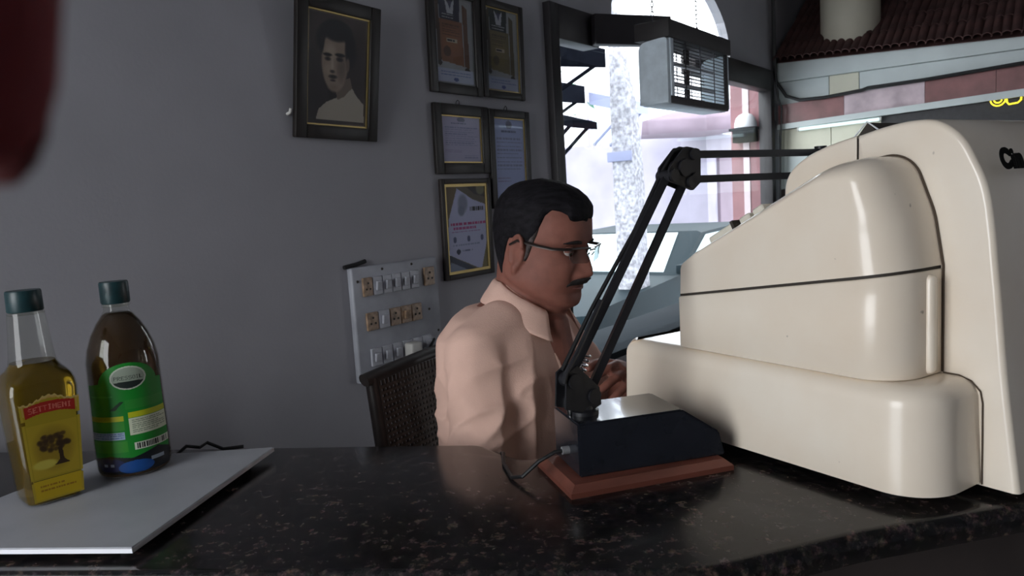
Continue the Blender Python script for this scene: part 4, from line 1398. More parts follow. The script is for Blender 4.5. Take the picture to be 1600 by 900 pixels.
# ================================================================== STREET OUTSIDE (room coordinates)
struct(MB().box(-14, 40, -20, 30, -0.25, -0.15).obj('ground', M['asphalt'], mtx=ROOM), 'bright street outside the window')
bl = thing('street_building', 'pale rendered building across the street', 'building', ROOM)
MB().box(0, 34, 9.0, 12.0, -0.15, 6.0).obj('facade', M['facade'], bl)
for k in range(11):
    x = 5 + k * 2.5
    f = MB().box(x, x + 1.3, 8.93, 9.02, 2.2, 3.7, 0.01).obj('window', M['facade2'], bl)
    MB().box(x + 0.1, x + 1.2, 8.90, 8.94, 2.3, 3.6).obj('window_pane', M['car_glass'], f)
b2 = thing('street_building', 'lilac shop front at the far end of the street', 'building', ROOM)
MB().box(11.2, 19, 4.6, 8.2, -0.15, 2.2).obj('facade', M['facade2'], b2)
MB().box(11.6, 13.0, 4.55, 4.62, 0.2, 1.9, 0.01).obj('door', M['awning_pink'], b2)
MB().box(13.6, 17.0, 4.55, 4.62, 0.6, 1.9, 0.01).obj('window', M['blue_sign'], b2)
tag(MB().loft([[Vector((9.6, 4.0, 2.02)), Vector((9.6, 4.9, 2.08))], [Vector((12.6, 4.0, 2.30)), Vector((12.6, 4.9, 2.62))]], False, False, False).obj('shop_awning', M['awning_pink'], mtx=ROOM), 'mauve sloping shop awning over the lilac shop front', 'awning')
bpy.data.objects['shop_awning'].modifiers.new('thick', 'SOLIDIFY').thickness = 0.25
rp = thing('street_pillar', 'grey roughcast pillar with a blue notice outside the window', 'pillar', ROOM)
MB().loft([[Vector((x + sx * w, 3.0 + sy * w, z)) for sx, sy in ((-1, -1), (1, -1), (1, 1), (-1, 1))] for x, w, z in ((5.66, 0.10, -0.15), (5.63, 0.095, 1.4), (5.60, 0.085, 2.0), (5.52, 0.05, 2.5), (5.48, 0.035, 2.9))]).obj('pillar_shaft', M['rough_pillar'], rp)
MB().box(5.49, 5.52, 2.90, 3.12, 1.60, 1.68, 0.004).obj('notice_plate', M['blue_sign'], rp)


def awn(x0, x1, y0, y1, z0, z1, label, m='awning', dz=0.12):
    a = thing('shop_awning', label, 'awning', ROOM)
    MB().loft([[Vector((x, y0, z0)), Vector((x, y0, z1 - dz)), Vector((x, y1, z1)), Vector((x, y1, z0 + dz))] for x in (x0, x1)]).obj('awning_cloth', M[m], a, smooth=False)
    for x in (x0 + 0.05, x1 - 0.05):
        MB().tube([(x, y0 + 0.05, z0 + 0.03), (x, y1, z0 - 0.25)], 0.015, 6).obj('awning_strut', M[m], a)


awn(4.2, 5.15, 2.9, 3.6, 2.30, 2.56, 'dark slate awning at the top left of the window view')
awn(4.9, 6.05, 3.64, 4.3, 2.18, 2.46, 'second dark slate awning hanging just below the topmost one')
awn(4.95, 5.32, 3.1, 3.5, 1.86, 2.04, 'small dark teal awning lowest at the left of the window view')
awn(6.05, 6.45, 3.2, 3.6, 2.05, 2.28, 'grey blue awning partly hidden by the insect killer', 'blue_sign')
tr3 = thing('street_tree', 'patch of green tree crown under the dark awnings', 'tree', ROOM)
lf = MB()
rr = random.Random(9)
for k in range(260):
    c_ = Vector((rr.gauss(6.6, 0.25), rr.gauss(5.0, 0.3), rr.gauss(2.35, 0.12)))
    q = Matrix.Rotation(rr.uniform(0, 6.28), 4, Vector((rr.uniform(-1, 1), rr.uniform(-1, 1), rr.uniform(-1, 1))))
    lf.poly([c_ + (q @ Vector(p)) for p in ((-.07, 0, 0), (0, -.03, 0.01), (.07, 0, 0), (0, .03, 0.01))])
o = lf.obj('foliage', M['leaf'], tr3, smooth=False)
o['kind'] = 'stuff'
MB().tube([(6.6, 5.0, -0.15), (6.62, 5.02, 1.2), (6.6, 5.0, 2.3)], [0.09, 0.07, 0.03], 10).obj('trunk', M['rough_pillar'], tr3)

# parked car: bonnet towards the viewer
car = thing('parked_car', 'dark slate car parked outside below the window', 'car', ROOM @ T((4.45, 2.85, -0.15)) @ Matrix.Scale(0.80, 4, Vector((0, 0, 1))))
CWD = 1.55
prof = [(0.0, 0.30), (0.02, 0.62), (0.10, 0.76), (1.75, 0.90), (2.35, 1.36), (3.3, 1.40), (3.85, 0.98), (4.25, 0.92), (4.3, 0.35)]


def car_ring(y, ins, dz):
    return [Vector((x + (ins if x < 2 else -ins), y, z - (dz if z > 0.95 else 0))) for x, z in prof]


MB().loft([car_ring(0.0, 0.05, 0.02), car_ring(0.06, 0.0, 0.0), car_ring(CWD - 0.06, 0, 0), car_ring(CWD, 0.05, 0.02)]).obj('body', M['car'], car, angle=25)
MB().poly([Vector((1.79, 0.16, 0.935)), Vector((1.79, CWD - 0.16, 0.935)), Vector((2.31, CWD - 0.24, 1.345)), Vector((2.31, 0.24, 1.345))]).obj('windscreen', M['car_glass'], car)
for y, s in ((-0.004, 1), (CWD + 0.004, -1)):
    MB().poly([Vector((1.95, y, 0.96)), Vector((2.40, y, 1.31)), Vector((3.25, y, 1.33)), Vector((3.70, y, 0.99))]).obj('side_window', M['car_glass'], car)
for x in (0.75, 3.5):
    for y in (-0.02, CWD - 0.16):
        w_ = MB().tube([(x, y, 0.30), (x, y + 0.18, 0.30)], 0.30, 24).obj('wheel', M['tyre'], car)
        MB().tube([(x, y - 0.008, 0.30), (x, y + 0.188, 0.30)], 0.17, 20).obj('hubcap', M['hubcap'], w_)
for y in (0.12, CWD - 0.38):
    MB().box(-0.01, 0.06, y, y + 0.26, 0.50, 0.64, 0.02).obj('headlamp', M['hubcap'], car)
MB().box(-0.06, 0.06, 0.02, CWD - 0.02, 0.22, 0.40, 0.03).obj('bumper', M['car'], car)
MB().box(1.70, 1.82, -0.12, 0.0, 0.92, 1.03, 0.02).obj('wing_mirror', M['car'], car)

# ================================================================== THE MAN
man = thing('person', 'seated man in a peach shirt and spectacles, looking down to the side', 'person')
HYAW, HPITCH = -32.0, 11.0
HC = Vector((0.066, 1.415, 1.246))          # between the ears at eye level
HS = 1.02
HM = T(HC) @ RZm(HYAW) @ RY(HPITCH) @ Matrix.Scale(HS, 4) @ Matrix.Scale(0.96, 4, Vector((1, 0, 0))) @ T((0, 0, -0.112))
zk = [0.000, 0.010, 0.022, 0.035, 0.048, 0.058, 0.068, 0.085, 0.100, 0.113, 0.125, 0.137, 0.150, 0.170, 0.188, 0.203, 0.214, 0.221, 0.225]
xf = [0.070, 0.083, 0.086, 0.082, 0.087, 0.0885, 0.087, 0.0865, 0.0855, 0.0845, 0.0870, 0.0905, 0.0900, 0.0865, 0.0780, 0.0640, 0.0460, 0.0250, 0.0080]
xb = [0.010, -0.005, -0.025, -0.050, -0.066, -0.072, -0.077, -0.084, -0.090, -0.094, -0.097, -0.099, -0.100, -0.098, -0.090, -0.077, -0.060, -0.036, -0.014]
yw = [0.026, 0.044, 0.057, 0.0655, 0.070, 0.0715, 0.072, 0.0730, 0.0725, 0.0730, 0.0735, 0.0740, 0.0745, 0.0735, 0.0680, 0.0570, 0.0420, 0.0240, 0.0080]


def gz(a, m, s):
    return math.exp(-((a - m) / s) ** 2)


def head_pt(th, z, off=0.0, feat=True):
    F_, B_, Y_ = (float(np.interp(z, zk, a)) for a in (xf, xb, yw))
    xc = -0.012 if z > 0.05 else -0.012 + (0.05 - z) * 0.9
    xc = min(max(xc, B_ + 0.002), F_ - 0.002)
    ca, sa = math.cos(th), math.sin(th)
    if ca >= 0:
        e = 2 / 2.35
        x = xc + (F_ - xc) * abs(ca) ** e
    else:
        e = 2 / 2.1
        x = xc - (xc - B_) * abs(ca) ** e
    y = Y_ * math.copysign(abs(sa) ** e, sa)
    if feat and ca > 0.15:
        ay = abs(y)
        # nose
        hb = float(np.interp(z, [0.056, 0.0625, 0.068, 0.074, 0.082, 0.100, 0.114, 0.124, 0.134], [0, 0.010, 0.0225, 0.0270, 0.0255, 0.0175, 0.0090, 0.0045, 0]))
        wn = float(np.interp(z, [0.06, 0.072, 0.085, 0.12], [0.0125, 0.0125, 0.0095, 0.0085]))
        x += hb * gz(y, 0, wn)
        x += 0.0085 * gz(ay, 0.0155, 0.0065) * gz(z, 0.0705, 0.008)
        # sockets, brow, cheek bones, nasolabial fold, lips, chin
        x -= 0.0105 * gz(ay, 0.031, 0.0155) * gz(z, 0.1125, 0.0115)
        x -= 0.004 * gz(ay, 0.012, 0.008) * gz(z, 0.116, 0.010)
        x += 0.0045 * gz(ay, 0.030, 0.022) * gz(z, 0.131, 0.007)
        x += 0.0050 * gz(ay, 0.043, 0.016) * gz(z, 0.086, 0.016)
        x -= 0.0030 * gz(ay, 0.026, 0.005) * gz(z, 0.060, 0.012)
        x += 0.0045 * gz(ay, 0, 0.020) * gz(z, 0.0545, 0.0042)
        x += 0.0050 * gz(ay, 0, 0.018) * gz(z, 0.0425, 0.0045)
        x -= 0.0040 * gz(ay, 0, 0.024) * gz(z, 0.0485, 0.0022)
        x += 0.0040 * gz(ay, 0, 0.016) * gz(z, 0.016, 0.010)
    # heavy cheeks and jowl
    y += math.copysign(0.004, sa) * abs(sa) * gz(z, 0.045, 0.025)
    p = Vector((x, y, z))
    if off:
        nrm = Vector(((x - xc) / max(F_ - B_, .02), y / max(2 * Y_, .02), (z - 0.12) / 0.22)).normalized()
        p += nrm * off
    return p


body = MB()
NT, NZ = 112, 96
zs = [0.0005 + (0.2245 - 0.0005) * k / (NZ - 1) for k in range(NZ)]
body.loft([[HM @ head_pt(2 * PI * k / NT, z) for k in range(NT)] for z in zs])
# ears
for s in (1, -1):
    em = HM @ T((-0.010, s * 0.074, 0.100)) @ RZm(s * 22) @ RY(10)
    body.ell((0, 0, 0), (0.017, 0.006, 0.031), 18, 12, None)
    vs = body.bm.verts[-18 * 11:]
    for v in list(vs):
        v.co = em @ v.co
    rim = [em @ Vector((0.0165 * math.cos(a) - 0.001, s * 0.006, 0.030 * math.sin(a) + 0.001)) for a in [rad(-75 + 12 * k) for k in range(5)][:0] + [rad(20 + 18 * k) for k in range(13)]]
    body.tube(rim, 0.0042, 8)
    body.capsule([em @ Vector((0.004, s * 0.003, -0.026)), em @ Vector((0.002, s * 0.003, -0.034))], [0.0075, 0.0065], 10)
# neck, chest and shoulders under the shirt
NB = Vector((0.022, 1.428, 1.115))
neck_top = HM @ Vector((-0.030, 0, 0.070))
body.capsule([neck_top, neck_top.lerp(NB, .5), NB], [0.060, 0.060, 0.066], 24)
body.capsule([HM @ Vector((0.03, 0, 0.028)), HM @ Vector((0.012, 0, -0.012)), NB + Fd * 0.040 + Vector((0, 0, -0.02)), NB + Fd * 0.052 + Vector((0, 0, -0.10))], [0.046, 0.046, 0.048, 0.050], 20)


def torso_ring(c, a, b, z, n=40, p=2.3):
    """ellipse-like ring: half-width a along the shoulders, half-depth b along the facing direction"""
    out = []
    for k in range(n):
        t = 2 * PI * k / n
        ca, sa = math.cos(t), math.sin(t)
        out.append(Vector((c.x, c.y, z)) + Fd * (b * math.copysign(abs(ca) ** (2 / p), ca)) + Ld * (a * math.copysign(abs(sa) ** (2 / p), sa)))
    return out


TC = Vector((-0.018, 1.432, 0))
tors = [(0.0, 0.150, 0.120, 0.50), (0.0, 0.165, 0.122, 0.60), (0.005, 0.170, 0.124, 0.72), (0.010, 0.172, 0.122, 0.84), (0.012, 0.175, 0.114, 0.95), (0.008, 0.176, 0.106, 1.025), (0.0, 0.165, 0.094, 1.082), (0.0, 0.120, 0.072, 1.120), (0.0, 0.06, 0.05, 1.140)]
body.loft([torso_ring(TC + Fd * f, a - 0.014, b - 0.012, z) for f, a, b, z in tors])
SHR = TC - Ld * 0.142 + Vector((0.010, 0, 0)) + Fd * 0.010 + Vector((0, 0, 1.062))
ELR = Vector((-0.062, 1.250, 0.836))
WRR = Vector((0.080, 1.150, 0.852))
SHL = TC + Ld * 0.160 + Fd * 0.010 + Vector((0, 0, 1.062))
ELL = Vector((0.215, 1.565, 0.850))
WRL = Vector((0.222, 1.425, 0.979))
for S_, E_, W_ in ((SHR, ELR, WRR), (SHL, ELL, WRL)):
    body.capsule([S_, S_.lerp(E_, .5), E_], [0.050, 0.046, 0.038], 18)
    body.capsule([E_, E_.lerp(W_, .35), W_], [0.038, 0.038, 0.026], 18)


def make_hand(mb_, wrist, d, up_, s, curl=(20, 28, 20), scale=1.0, thumb_side=1, spread=4, fcurl=None):
    """palm + five separate jointed fingers; d = direction of the fingers, up_ = back of the hand"""
    d = d.normalized()
    up_ = (up_ - d * up_.dot(d)).normalized()
    side = d.cross(up_) * thumb_side
    Lc = lambda a, b_, c_: wrist + (d * a + side * b_ + up_ * c_) * scale
    mb_.loft([[Lc(a, w * math.cos(2 * PI * k / 16) + o_, h * math.sin(2 * PI * k / 16)) for k in range(16)] for a, w, h, o_ in ((-0.01, 0.022, 0.018, 0), (0.01, 0.028, 0.017, 0), (0.035, 0.038, 0.0155, 0.001), (0.065, 0.041, 0.0135, 0.0), (0.088, 0.038, 0.011, 0.0), (0.095, 0.030, 0.008, 0.0))])
    tips = []
    for i, (off, ln, r_) in enumerate(((0.029, (0.042, 0.026, 0.021), 0.0088), (0.0095, (0.046, 0.030, 0.022), 0.0090), (-0.0105, (0.043, 0.028, 0.021), 0.0086), (-0.0295, (0.034, 0.021, 0.019), 0.0076))):
        p = Lc(0.084 - abs(i - 1) * 0.004, off, 0.0)
        cu_ = fcurl[i] if fcurl else curl
        ang = 0
        sp_ = rad((1.2 - i) * spread)
        pts__ = [p]
        for l_, cc in zip(ln, cu_):
            ang += cc
            v = (d * math.cos(rad(ang)) - up_ * math.sin(rad(ang)))
            v = (v * math.cos(sp_) + side * math.sin(sp_))
            p = p + v * l_ * scale
            pts__.append(p)
        mb_.capsule(pts__, [r_ * scale * f for f in (1.08, 1.0, 0.94, 0.82)], 12)
        tips.append(pts__)
    p = Lc(0.022, 0.026, -0.006)
    q1 = p + (d * 0.62 + side * 0.66 - up_ * 0.42).normalized() * 0.040 * scale
    q2 = q1 + (d * 0.88 + side * 0.22 - up_ * 0.42).normalized() * 0.030 * scale
    q3 = q2 + (d * 0.95 - side * 0.02 - up_ * 0.30).normalized() * 0.024 * scale
    mb_.capsule([p, q1, q2, q3], [0.0135 * scale, 0.0115 * scale, 0.0102 * scale, 0.0085 * scale], 12)
    return tips


make_hand(body, WRR, Vector((0.8, -0.15, 0.02)), Vector((0, 0, 1)), 1, (14, 24, 18), 0.98, thumb_side=-1)
make_hand(body, WRL, Vector((-0.20, -0.80, 0.16)), Vector((0.75, -0.1, 0.65)), 1, (16, 26, 18), 0.98, thumb_side=1)
bme = fuse(body, 0.0032, 2, 0.5)
link('body', bme, M['skin'], man, angle=180)

# eyes
for s in (1, -1):
    e_ = MB().ell((0, 0, 0), (0.0115, 0.0115, 0.0115), 18, 12).obj('eye', M['eye_white'], man, HM @ T((0.0675, s * 0.031, 0.1125)))
    MB().ell((0.0088, 0, -0.0045), (0.0035, 0.0052, 0.0052), 14, 8).obj('iris', M['iris'], e_)
    # upper lid, lowered
    lid = MB()
    rr_ = []
    for k in range(9):
        el_ = rad(-12 + 80 * k / 8)
        rr_.append([HM @ (Vector((0.0675, s * 0.031, 0.1125)) + Vector((math.cos(el_) * math.cos(a), math.cos(el_) * math.sin(a), math.sin(el_))) * 0.0127) for a in [rad(-85 + 17 * q) for q in range(11)]])
    lid.loft(rr_, False, False, False)
    lid.obj('eyelid', M['skin'], man)

# hair: a shell grown from the scalp with its own hairline
def hairline(th):
    """lowest z of the hair for an angle round the head (0 = face)"""
    a = abs((th + PI) % (2 * PI) - PI)
    s = 1 if ((th + PI) % (2 * PI) - PI) >= 0 else -1
    base = float(np.interp(math.degrees(a), [0, 15, 32, 46, 58, 66, 73, 79, 85, 92, 98, 106, 118, 135, 180], [0.169, 0.170, 0.175, 0.182, 0.183, 0.172, 0.146, 0.122, 0.106, 0.116, 0.124, 0.122, 0.078, 0.050, 0.042]))
    if a < rad(35):
        base -= 0.003 * math.sin(s * a * 9) - 0.004 * s
    return base


hr = MB()
NTH, NRZ = 120, 40
rings_o, rings_i = [], []
for j in range(NRZ + 1):
    ro, ri = [], []
    for k in range(NTH):
        th = 2 * PI * k / NTH
        hl = hairline(th)
        t = j / NRZ
        z = hl + (0.2243 - hl) * t
        top = min(1, t * 3.2)
        a = abs((th + PI) % (2 * PI) - PI)
        thick = 0.0012 + 0.0085 * top ** 0.6 * (0.72 + 0.28 * gz(a, 0, 0.9))
        thick += 0.0012 * noise.noise(Vector((math.cos(th) * 6, math.sin(th) * 6 + z * 12, z * 40)))
        ro.append(HM @ head_pt(th, z, thick, False))
        ri.append(HM @ head_pt(th, z, -0.004, False))
    rings_o.append(ro)
    rings_i.append(ri)
hr.loft(list(reversed(rings_i)) + rings_o, True, True)
hair_o = hr.obj('hair', M['hair'], man, angle=180)
# greying sideburns and temples
for s in (1, -1):
    sb_ = MB()
    ra, rb_ = [], []
    for j in range(12):
        z = 0.088 + 0.060 * j / 11
        w = 0.05 + 0.20 * (j / 11) ** 0.8
        c_ = rad(83) - 0.07 * j / 11
        ra.append([HM @ head_pt(s * (c_ + w * (q / 5 - .5)), z, 0.0042 * math.sin(PI * (q + .5) / 6), False) for q in range(6)])
        rb_.append([HM @ head_pt(s * (c_ + w * (q / 5 - .5)), z, -0.003, False) for q in range(6)])
    sb_.loft([a + list(reversed(b_)) for a, b_ in zip(ra, rb_)])
    sb_.obj('sideburn', M['grey_hair'], man, angle=180)
# eyebrows and moustache follow the skin
def patch(y0, y1, zc, hh, thick, name, m, bend=0.0, nn=18):
    pb = MB()
    rings_ = []
    for q in range(nn + 1):
        t = q / nn
        y = y0 + (y1 - y0) * t
        zc_ = zc + bend * ((2 * t - 1) ** 2)
        h_ = hh * max(math.sin(PI * min(max(t, .04), .96)) ** .6, .15)
        ring = []
        for r in range(10):
            a = 2 * PI * r / 10
            z = zc_ + h_ * math.sin(a)
            # find the angle on the head that gives this y
            lo, hi = -PI / 2, PI / 2
            for _ in range(24):
                mid = (lo + hi) / 2
                if head_pt(mid, z).y < y:
                    lo = mid
                else:
                    hi = mid
            p = head_pt((lo + hi) / 2, z)
            ring.append(HM @ (p + Vector((thick * math.cos(a) * max(math.sin(PI * t), .2), 0, 0))))
        rings_.append(ring)
    pb.loft(rings_)
    return pb.obj(name, M[m], man, angle=180)


patch(0.013, 0.050, 0.1295, 0.0042, 0.0040, 'eyebrow', 'moustache', -0.003)
patch(-0.050, -0.013, 0.1295, 0.0042, 0.0040, 'eyebrow', 'moustache', -0.003)
patch(-0.036, 0.036, 0.0592, 0.0078, 0.0085, 'moustache', 'moustache', -0.0095, 26)
patch(-0.022, 0.022, 0.0440, 0.0034, 0.0022, 'lips', 'lip', 0.001)

# spectacles
sp_root = MB()
def spt(x, y, z): return HM @ Vector((x, y, z))
for s in (1, -1):
    rim_ = round_poly([Vector((s * 0.0095, 0.094)), Vector((s * 0.056, 0.096)), Vector((s * 0.058, 0.122)), Vector((s * 0.0095, 0.121))], 0.006, 5)
    def lx(y):
        return 0.1040 - 0.27 * max(abs(y) - 0.010, 0)
    P_ = [spt(lx(p.x), p.x, p.y) for p in rim_]
    lensb = MB()
    lensb.loft([P_, [p + HM.to_3x3() @ Vector((0.0012, 0, 0)) for p in P_]])
    lensb.obj('spectacle_lens', M['lens'], man)
    sp_root.tube([spt(lx(y_) + 0.0006, s * y_, 0.1215 + 0.001 * math.sin(PI * (y_ - .01) / .048)) for y_ in (0.0095, 0.02, 0.03, 0.04, 0.05, 0.0585)], 0.0019, 6)
    sp_root.tube([spt(lx(0.058), s * 0.0588, 0.121), spt(lx(0.058) - 0.003, s * 0.0595, 0.112), spt(lx(0.058) - 0.001, s * 0.058, 0.103)], 0.0009, 6)
    sp_root.tube([spt(lx(0.058), s * 0.0585, 0.1205), spt(0.080, s * 0.068, 0.1195), spt(0.060, s * 0.0755, 0.118), spt(0.03, s * 0.0785, 0.119), spt(-0.012, s * 0.080, 0.122), spt(-0.028, s * 0.079, 0.112)], [(0.0036, 0.0016)] * 6, 8)
    sp_root.tube([spt(0.1035, s * 0.0095, 0.113), spt(0.099, s * 0.0105, 0.106)], 0.0012, 6)
sp_root.tube([spt(0.1045, -0.0095, 0.1180), spt(0.1075, 0, 0.1195), spt(0.1045, 0.0095, 0.1180)], 0.0015, 6)
sp_root.obj('spectacles', M['specs'], man)

# shirt: one cloth surface, loose over the body, with folds
sh_ = MB()
sh_.loft([torso_ring(TC + Fd * f, a + 0.004, b + 0.008, z, 56) for f, a, b, z in [(0.0, 0.165, 0.125, 0.56)] + tors[2:-1] + [(0.0, 0.075, 0.060, 1.134)]])
sh_.capsule([NB + Vector((0, 0, -0.006)), NB.lerp(SHR, .5) + Vector((0, 0, 0.008)), SHR], [0.044, 0.054, 0.058], 20)
sh_.capsule([NB + Vector((0, 0, -0.006)), NB.lerp(SHL, .5) + Vector((0, 0, 0.008)), SHL], [0.044, 0.054, 0.058], 20)
for sg_, S__, E__ in ((-1, SHR, ELR), (1, SHL, ELL)):      # loose cloth bridging the armpit
    sh_.capsule([S__ - Ld * (0.035 * sg_) - Vector((0, 0, 0.02)), S__.lerp(E__, .5) - Ld * (0.030 * sg_)], [0.062, 0.052], 20)
for S_, E_ in ((SHR, ELR), (SHL, ELL)):
    e2 = S_.lerp(E_, .86)
    sh_.capsule([S_, S_.lerp(E_, .3), S_.lerp(E_, .6)], [0.059, 0.058, 0.057], 24)
    sh_.tube([S_.lerp(E_, .3), S_.lerp(E_, .6), e2], [0.058, 0.057, 0.058], 24)
sme = fuse(sh_, 0.0048, 16, 0.5)
vn = np.zeros(len(sme.vertices) * 3)
co = np.zeros(len(sme.vertices) * 3)
sme.vertices.foreach_get('co', co)
sme.vertices.foreach_get('normal', vn)
co = co.reshape(-1, 3)
vn = vn.reshape(-1, 3)
armd = (ELR - SHR).normalized()


def ridge(v):
    return (1 - abs(noise.noise(v))) ** 4


for i in range(len(co)):
    p = Vector(co[i])
    q = p - TC
    f_, l_ = q.dot(Fd), q.dot(Ld)
    n_ = noise.noise(p * 6.0) * 0.006
    # drag folds: fine round the body, slow down its length, tilted towards the shoulder
    w = min(1, max(0, (1.10 - p.z) * 8))
    n_ += 0.011 * (ridge(Vector((f_ * 9 + p.z * 3.4, l_ * 9 - p.z * 2.2, p.z * 2.4 + 3))) - 0.3) * w
    n_ += 0.0045 * (ridge(Vector((f_ * 17 + p.z * 9, l_ * 17 - p.z * 6, p.z * 7 + 1))) - 0.3) * w
    qa = p - SHR
    t = qa.dot(armd)
    if -0.05 < t < 0.26 and (qa - armd * t).length < 0.10:
        w = min(1, max(0, (t + 0.05) * 9))
        n_ += 0.008 * (ridge(Vector((t * 16 + f_ * 10, l_ * 12 + t * 6, f_ * 7 + 9))) - 0.3) * w
    co[i] = p + Vector(vn[i]) * n_
sme.vertices.foreach_set('co', co.ravel())
sme.update()
# open neck: cut the cloth away in a V below the throat
bm = bmesh.new()
bm.from_mesh(sme)
kill = []
for f in bm.faces:
    p = f.calc_center_median()
    q = p - NB
    fx, ly = q.dot(Fd), q.dot(Ld)
    rad_ = math.hypot(fx, ly)
    zz = p.z - 1.134
    if rad_ < (0.058 if fx > 0 else 0.046) and p.z > 1.09:
        kill.append(f)
    elif fx > 0.015 and abs(ly + 0.0) < 0.030 * min(1, max(0, (p.z - 1.030) / 0.080)) + (0.012 if p.z > 1.095 else 0) and p.z > 1.030:
        kill.append(f)
bmesh.ops.delete(bm, geom=kill, context='FACES')
bm.to_mesh(sme)
bm.free()
shirt_o = link('shirt', sme, M['shirt'], man, angle=180)
so = shirt_o.modifiers.new('cloth', 'SOLIDIFY')
so.thickness = 0.0016
# bare chest skin shows in the V: part of the body already; collar, placket, hem
NBc = NB + Vector((0, 0, 0.0))


def col_pt(ph, t, out=0.0):
    """collar fall: ph round the neck (0 = back), t 0 at the fold, 1 at the outer edge"""
    a = abs(ph)
    d = -Fd * math.cos(ph) + Ld * math.sin(ph)
    ztop = 1.186 - 0.018 * (a / PI) - 0.046 * max(0, a - 1.1) / 1.45
    rtop = 0.066 + 0.004 * math.sin(a)
    ln = 0.040 + 0.014 * max(0, a - 1.3) / 1.2
    rout = 0.028 + 0.008 * max(0, a - 1.2)
    p = Vector((NBc.x, NBc.y, 0)) + d * (rtop + rout * t + 0.004 * math.sin(PI * t) + out) + Vector((0, 0, ztop - ln * t + 0.006 * math.sin(PI * min(1, t * 2.2)) ))
    # the neck leans towards the head above the base
    lean__ = (HM @ Vector((-0.02, 0, 0.05)) - NB)
    p += Vector((lean__.x, lean__.y, 0)) * max(0, (p.z - 1.085) / max(lean__.z, .05)) * 0.8
    return p


cl = MB()
phm = 2.55
g_ = [[col_pt(-phm + 2 * phm * k / 60, t / 8) for k in range(61)] for t in range(9)]
cl.loft(g_, False, False, False)
co_ = cl.obj('collar', M['shirt'], man, angle=180)
m_ = co_.modifiers.new('cloth', 'SOLIDIFY')
m_.thickness = 0.003
stand = MB()
stand.loft([[col_pt(-phm + 2 * phm * k / 60, 0, -0.003) + Vector((0, 0, -0.046 * t / 4)) for k in range(61)] for t in range(5)], False, False, False)
so_ = stand.obj('collar_stand', M['shirt'], man, angle=180)
so_.modifiers.new('cloth', 'SOLIDIFY').thickness = 0.002

# the placket hugs the shirt surface
from mathutils.bvhtree import BVHTree
bmx = bmesh.new()
bmx.from_mesh(sme)
bvh = BVHTree.FromBMesh(bmx)


def on_shirt(ly, z, lift=0.0025):
    o_ = TC + Ld * ly + Vector((0, 0, z)) + Fd * 0.6
    hit = bvh.ray_cast(o_, -Fd)
    return (hit[0] + Fd * lift) if hit[0] else None


pk = MB()
rows_ = []
for k in range(40):
    z = 1.045 - 0.31 * k / 39
    r_ = [on_shirt(-0.006 + 0.032 * (q / 4 - .5), z, 0.003 if q in (1, 2, 3) else 0.0004) for q in range(5)]
    if all(r_):
        rows_.append(r_)
pk.loft(rows_, False, False, False)
pk_o = pk.obj('placket', M['shirt'], man, angle=60)
pk_o.modifiers.new('cloth', 'SOLIDIFY').thickness = 0.0015
for z in (1.02, 0.955, 0.89):
    p = on_shirt(-0.006, z, 0.0045)
    if p:
        MB().lathe([(0.0050, 0), (0.0055, 0.001), (0.0045, 0.002)], 14).obj('button', M['button'], man, T(p) @ Fd.to_track_quat('Z', 'Y').to_matrix().to_4x4())
bmx.free()
# trousers: seated thighs and shins
trz = MB()
hipc = TC + Vector((0, 0, 0.50))
for s in (-1, 1):
    hip = hipc + Ld * (0.09 * s)
    knee = hip + Vector((0.36, 0.10 if s > 0 else 0.02, 0.03))
    ank = knee + Fd * 0.02 + Vector((0, 0, -0.45))
    trz.capsule([hip, hip.lerp(knee, .5), knee], [0.085, 0.078, 0.062], 18)
    trz.capsule([knee, knee.lerp(ank, .4), ank], [0.062, 0.058, 0.046], 18)
    MB().box(-0.05, 0.19, -0.045, 0.045, 0.0, 0.07, 0.03, 3).obj('shoe', M['cable'], man, T((ank.x, ank.y, 0.001)) @ Matrix.Rotation(math.atan2(Fd.y, Fd.x), 4, 'Z'))
trz.loft([torso_ring(TC, 0.165, 0.14, z) for z in (0.475, 0.52, 0.62)])
link('trousers', fuse(trz, 0.008, 3), M['trousers'], man, angle=180)

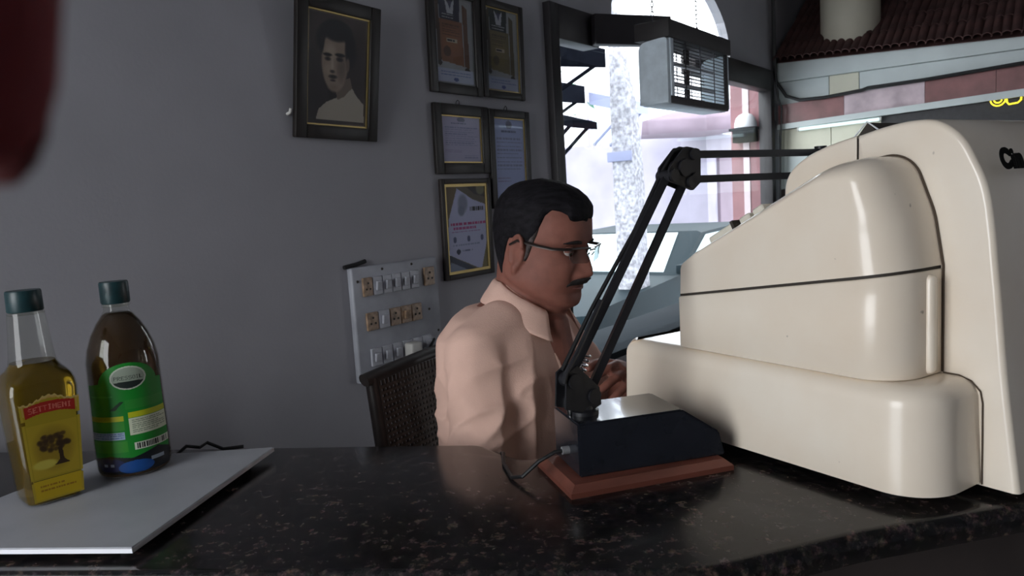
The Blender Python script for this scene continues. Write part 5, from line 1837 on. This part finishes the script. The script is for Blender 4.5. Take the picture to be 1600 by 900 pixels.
# ================================================================== THE PHOTOGRAPHER'S FINGERTIP at the edge of the lens
def cs(px, py, d):
    """camera-relative place of the hand that holds the phone (metres right, up, ahead of the lens)"""
    return Vector((0, 0, 1.33)) + rgt * px + upv * py + fwd * d


hb = MB()
fing = [cs(-0.0572, 0.076, 0.046), cs(-0.0446, 0.052, 0.052), cs(-0.0417, 0.031, 0.055), cs(-0.0419, 0.0158, 0.0548)]
fing = [f_ - rgt * 0.0008 for f_ in fing]
hand = thing('holding_hand', 'blurred dark red fingertip of the photographer at the frame corner', 'hand')
hb.capsule([cs(-0.066, 0.10, 0.022)] + fing, [0.0100, 0.0096, 0.0090, 0.0085, 0.0081], 16)
palm_w = cs(-0.105, 0.150, -0.055)
hb.loft([[cs(-0.105 + a * 0.55 + w * math.cos(2 * PI * k / 16) * 0.9, 0.155 - a * 0.35 + w * math.cos(2 * PI * k / 16) * 0.35, -0.06 + a * 0.85 + h * math.sin(2 * PI * k / 16)) for k in range(16)] for a, w, h in ((0.0, 0.024, 0.018), (0.03, 0.034, 0.017), (0.07, 0.038, 0.015), (0.095, 0.032, 0.011))])
for i in range(3):
    b_ = cs(-0.075 - 0.020 * (i + 1) * 0.8, 0.118 - 0.008 * (i + 1) + 0.02, 0.020)
    hb.capsule([b_, b_ + rgt * 0.006 + upv * (-0.012) + fwd * 0.030, b_ - rgt * 0.004 - upv * 0.034 + fwd * 0.034, b_ - rgt * 0.012 - upv * 0.048 + fwd * 0.018], [0.0096, 0.0090, 0.0084, 0.0074], 12)
tb_ = cs(-0.080, 0.120, -0.035)
hb.capsule([tb_, tb_ + rgt * 0.020 - upv * 0.025 - fwd * 0.012, tb_ + rgt * 0.030 - upv * 0.052 - fwd * 0.010], [0.013, 0.0112, 0.0092], 12)
hb.capsule([palm_w, palm_w - rgt * 0.10 - upv * 0.12 - fwd * 0.16], [0.025, 0.036], 16)
link('hand_skin', fuse(hb, 0.0016, 3), M['finger'], hand, angle=180)
MB().ell((0, 0, 0), (0.0052, 0.0012, 0.0070), 14, 8).obj('finger_nail', M['nail'], hand, T(cs(-0.0440, 0.0150, 0.0625)) @ RX(-6))
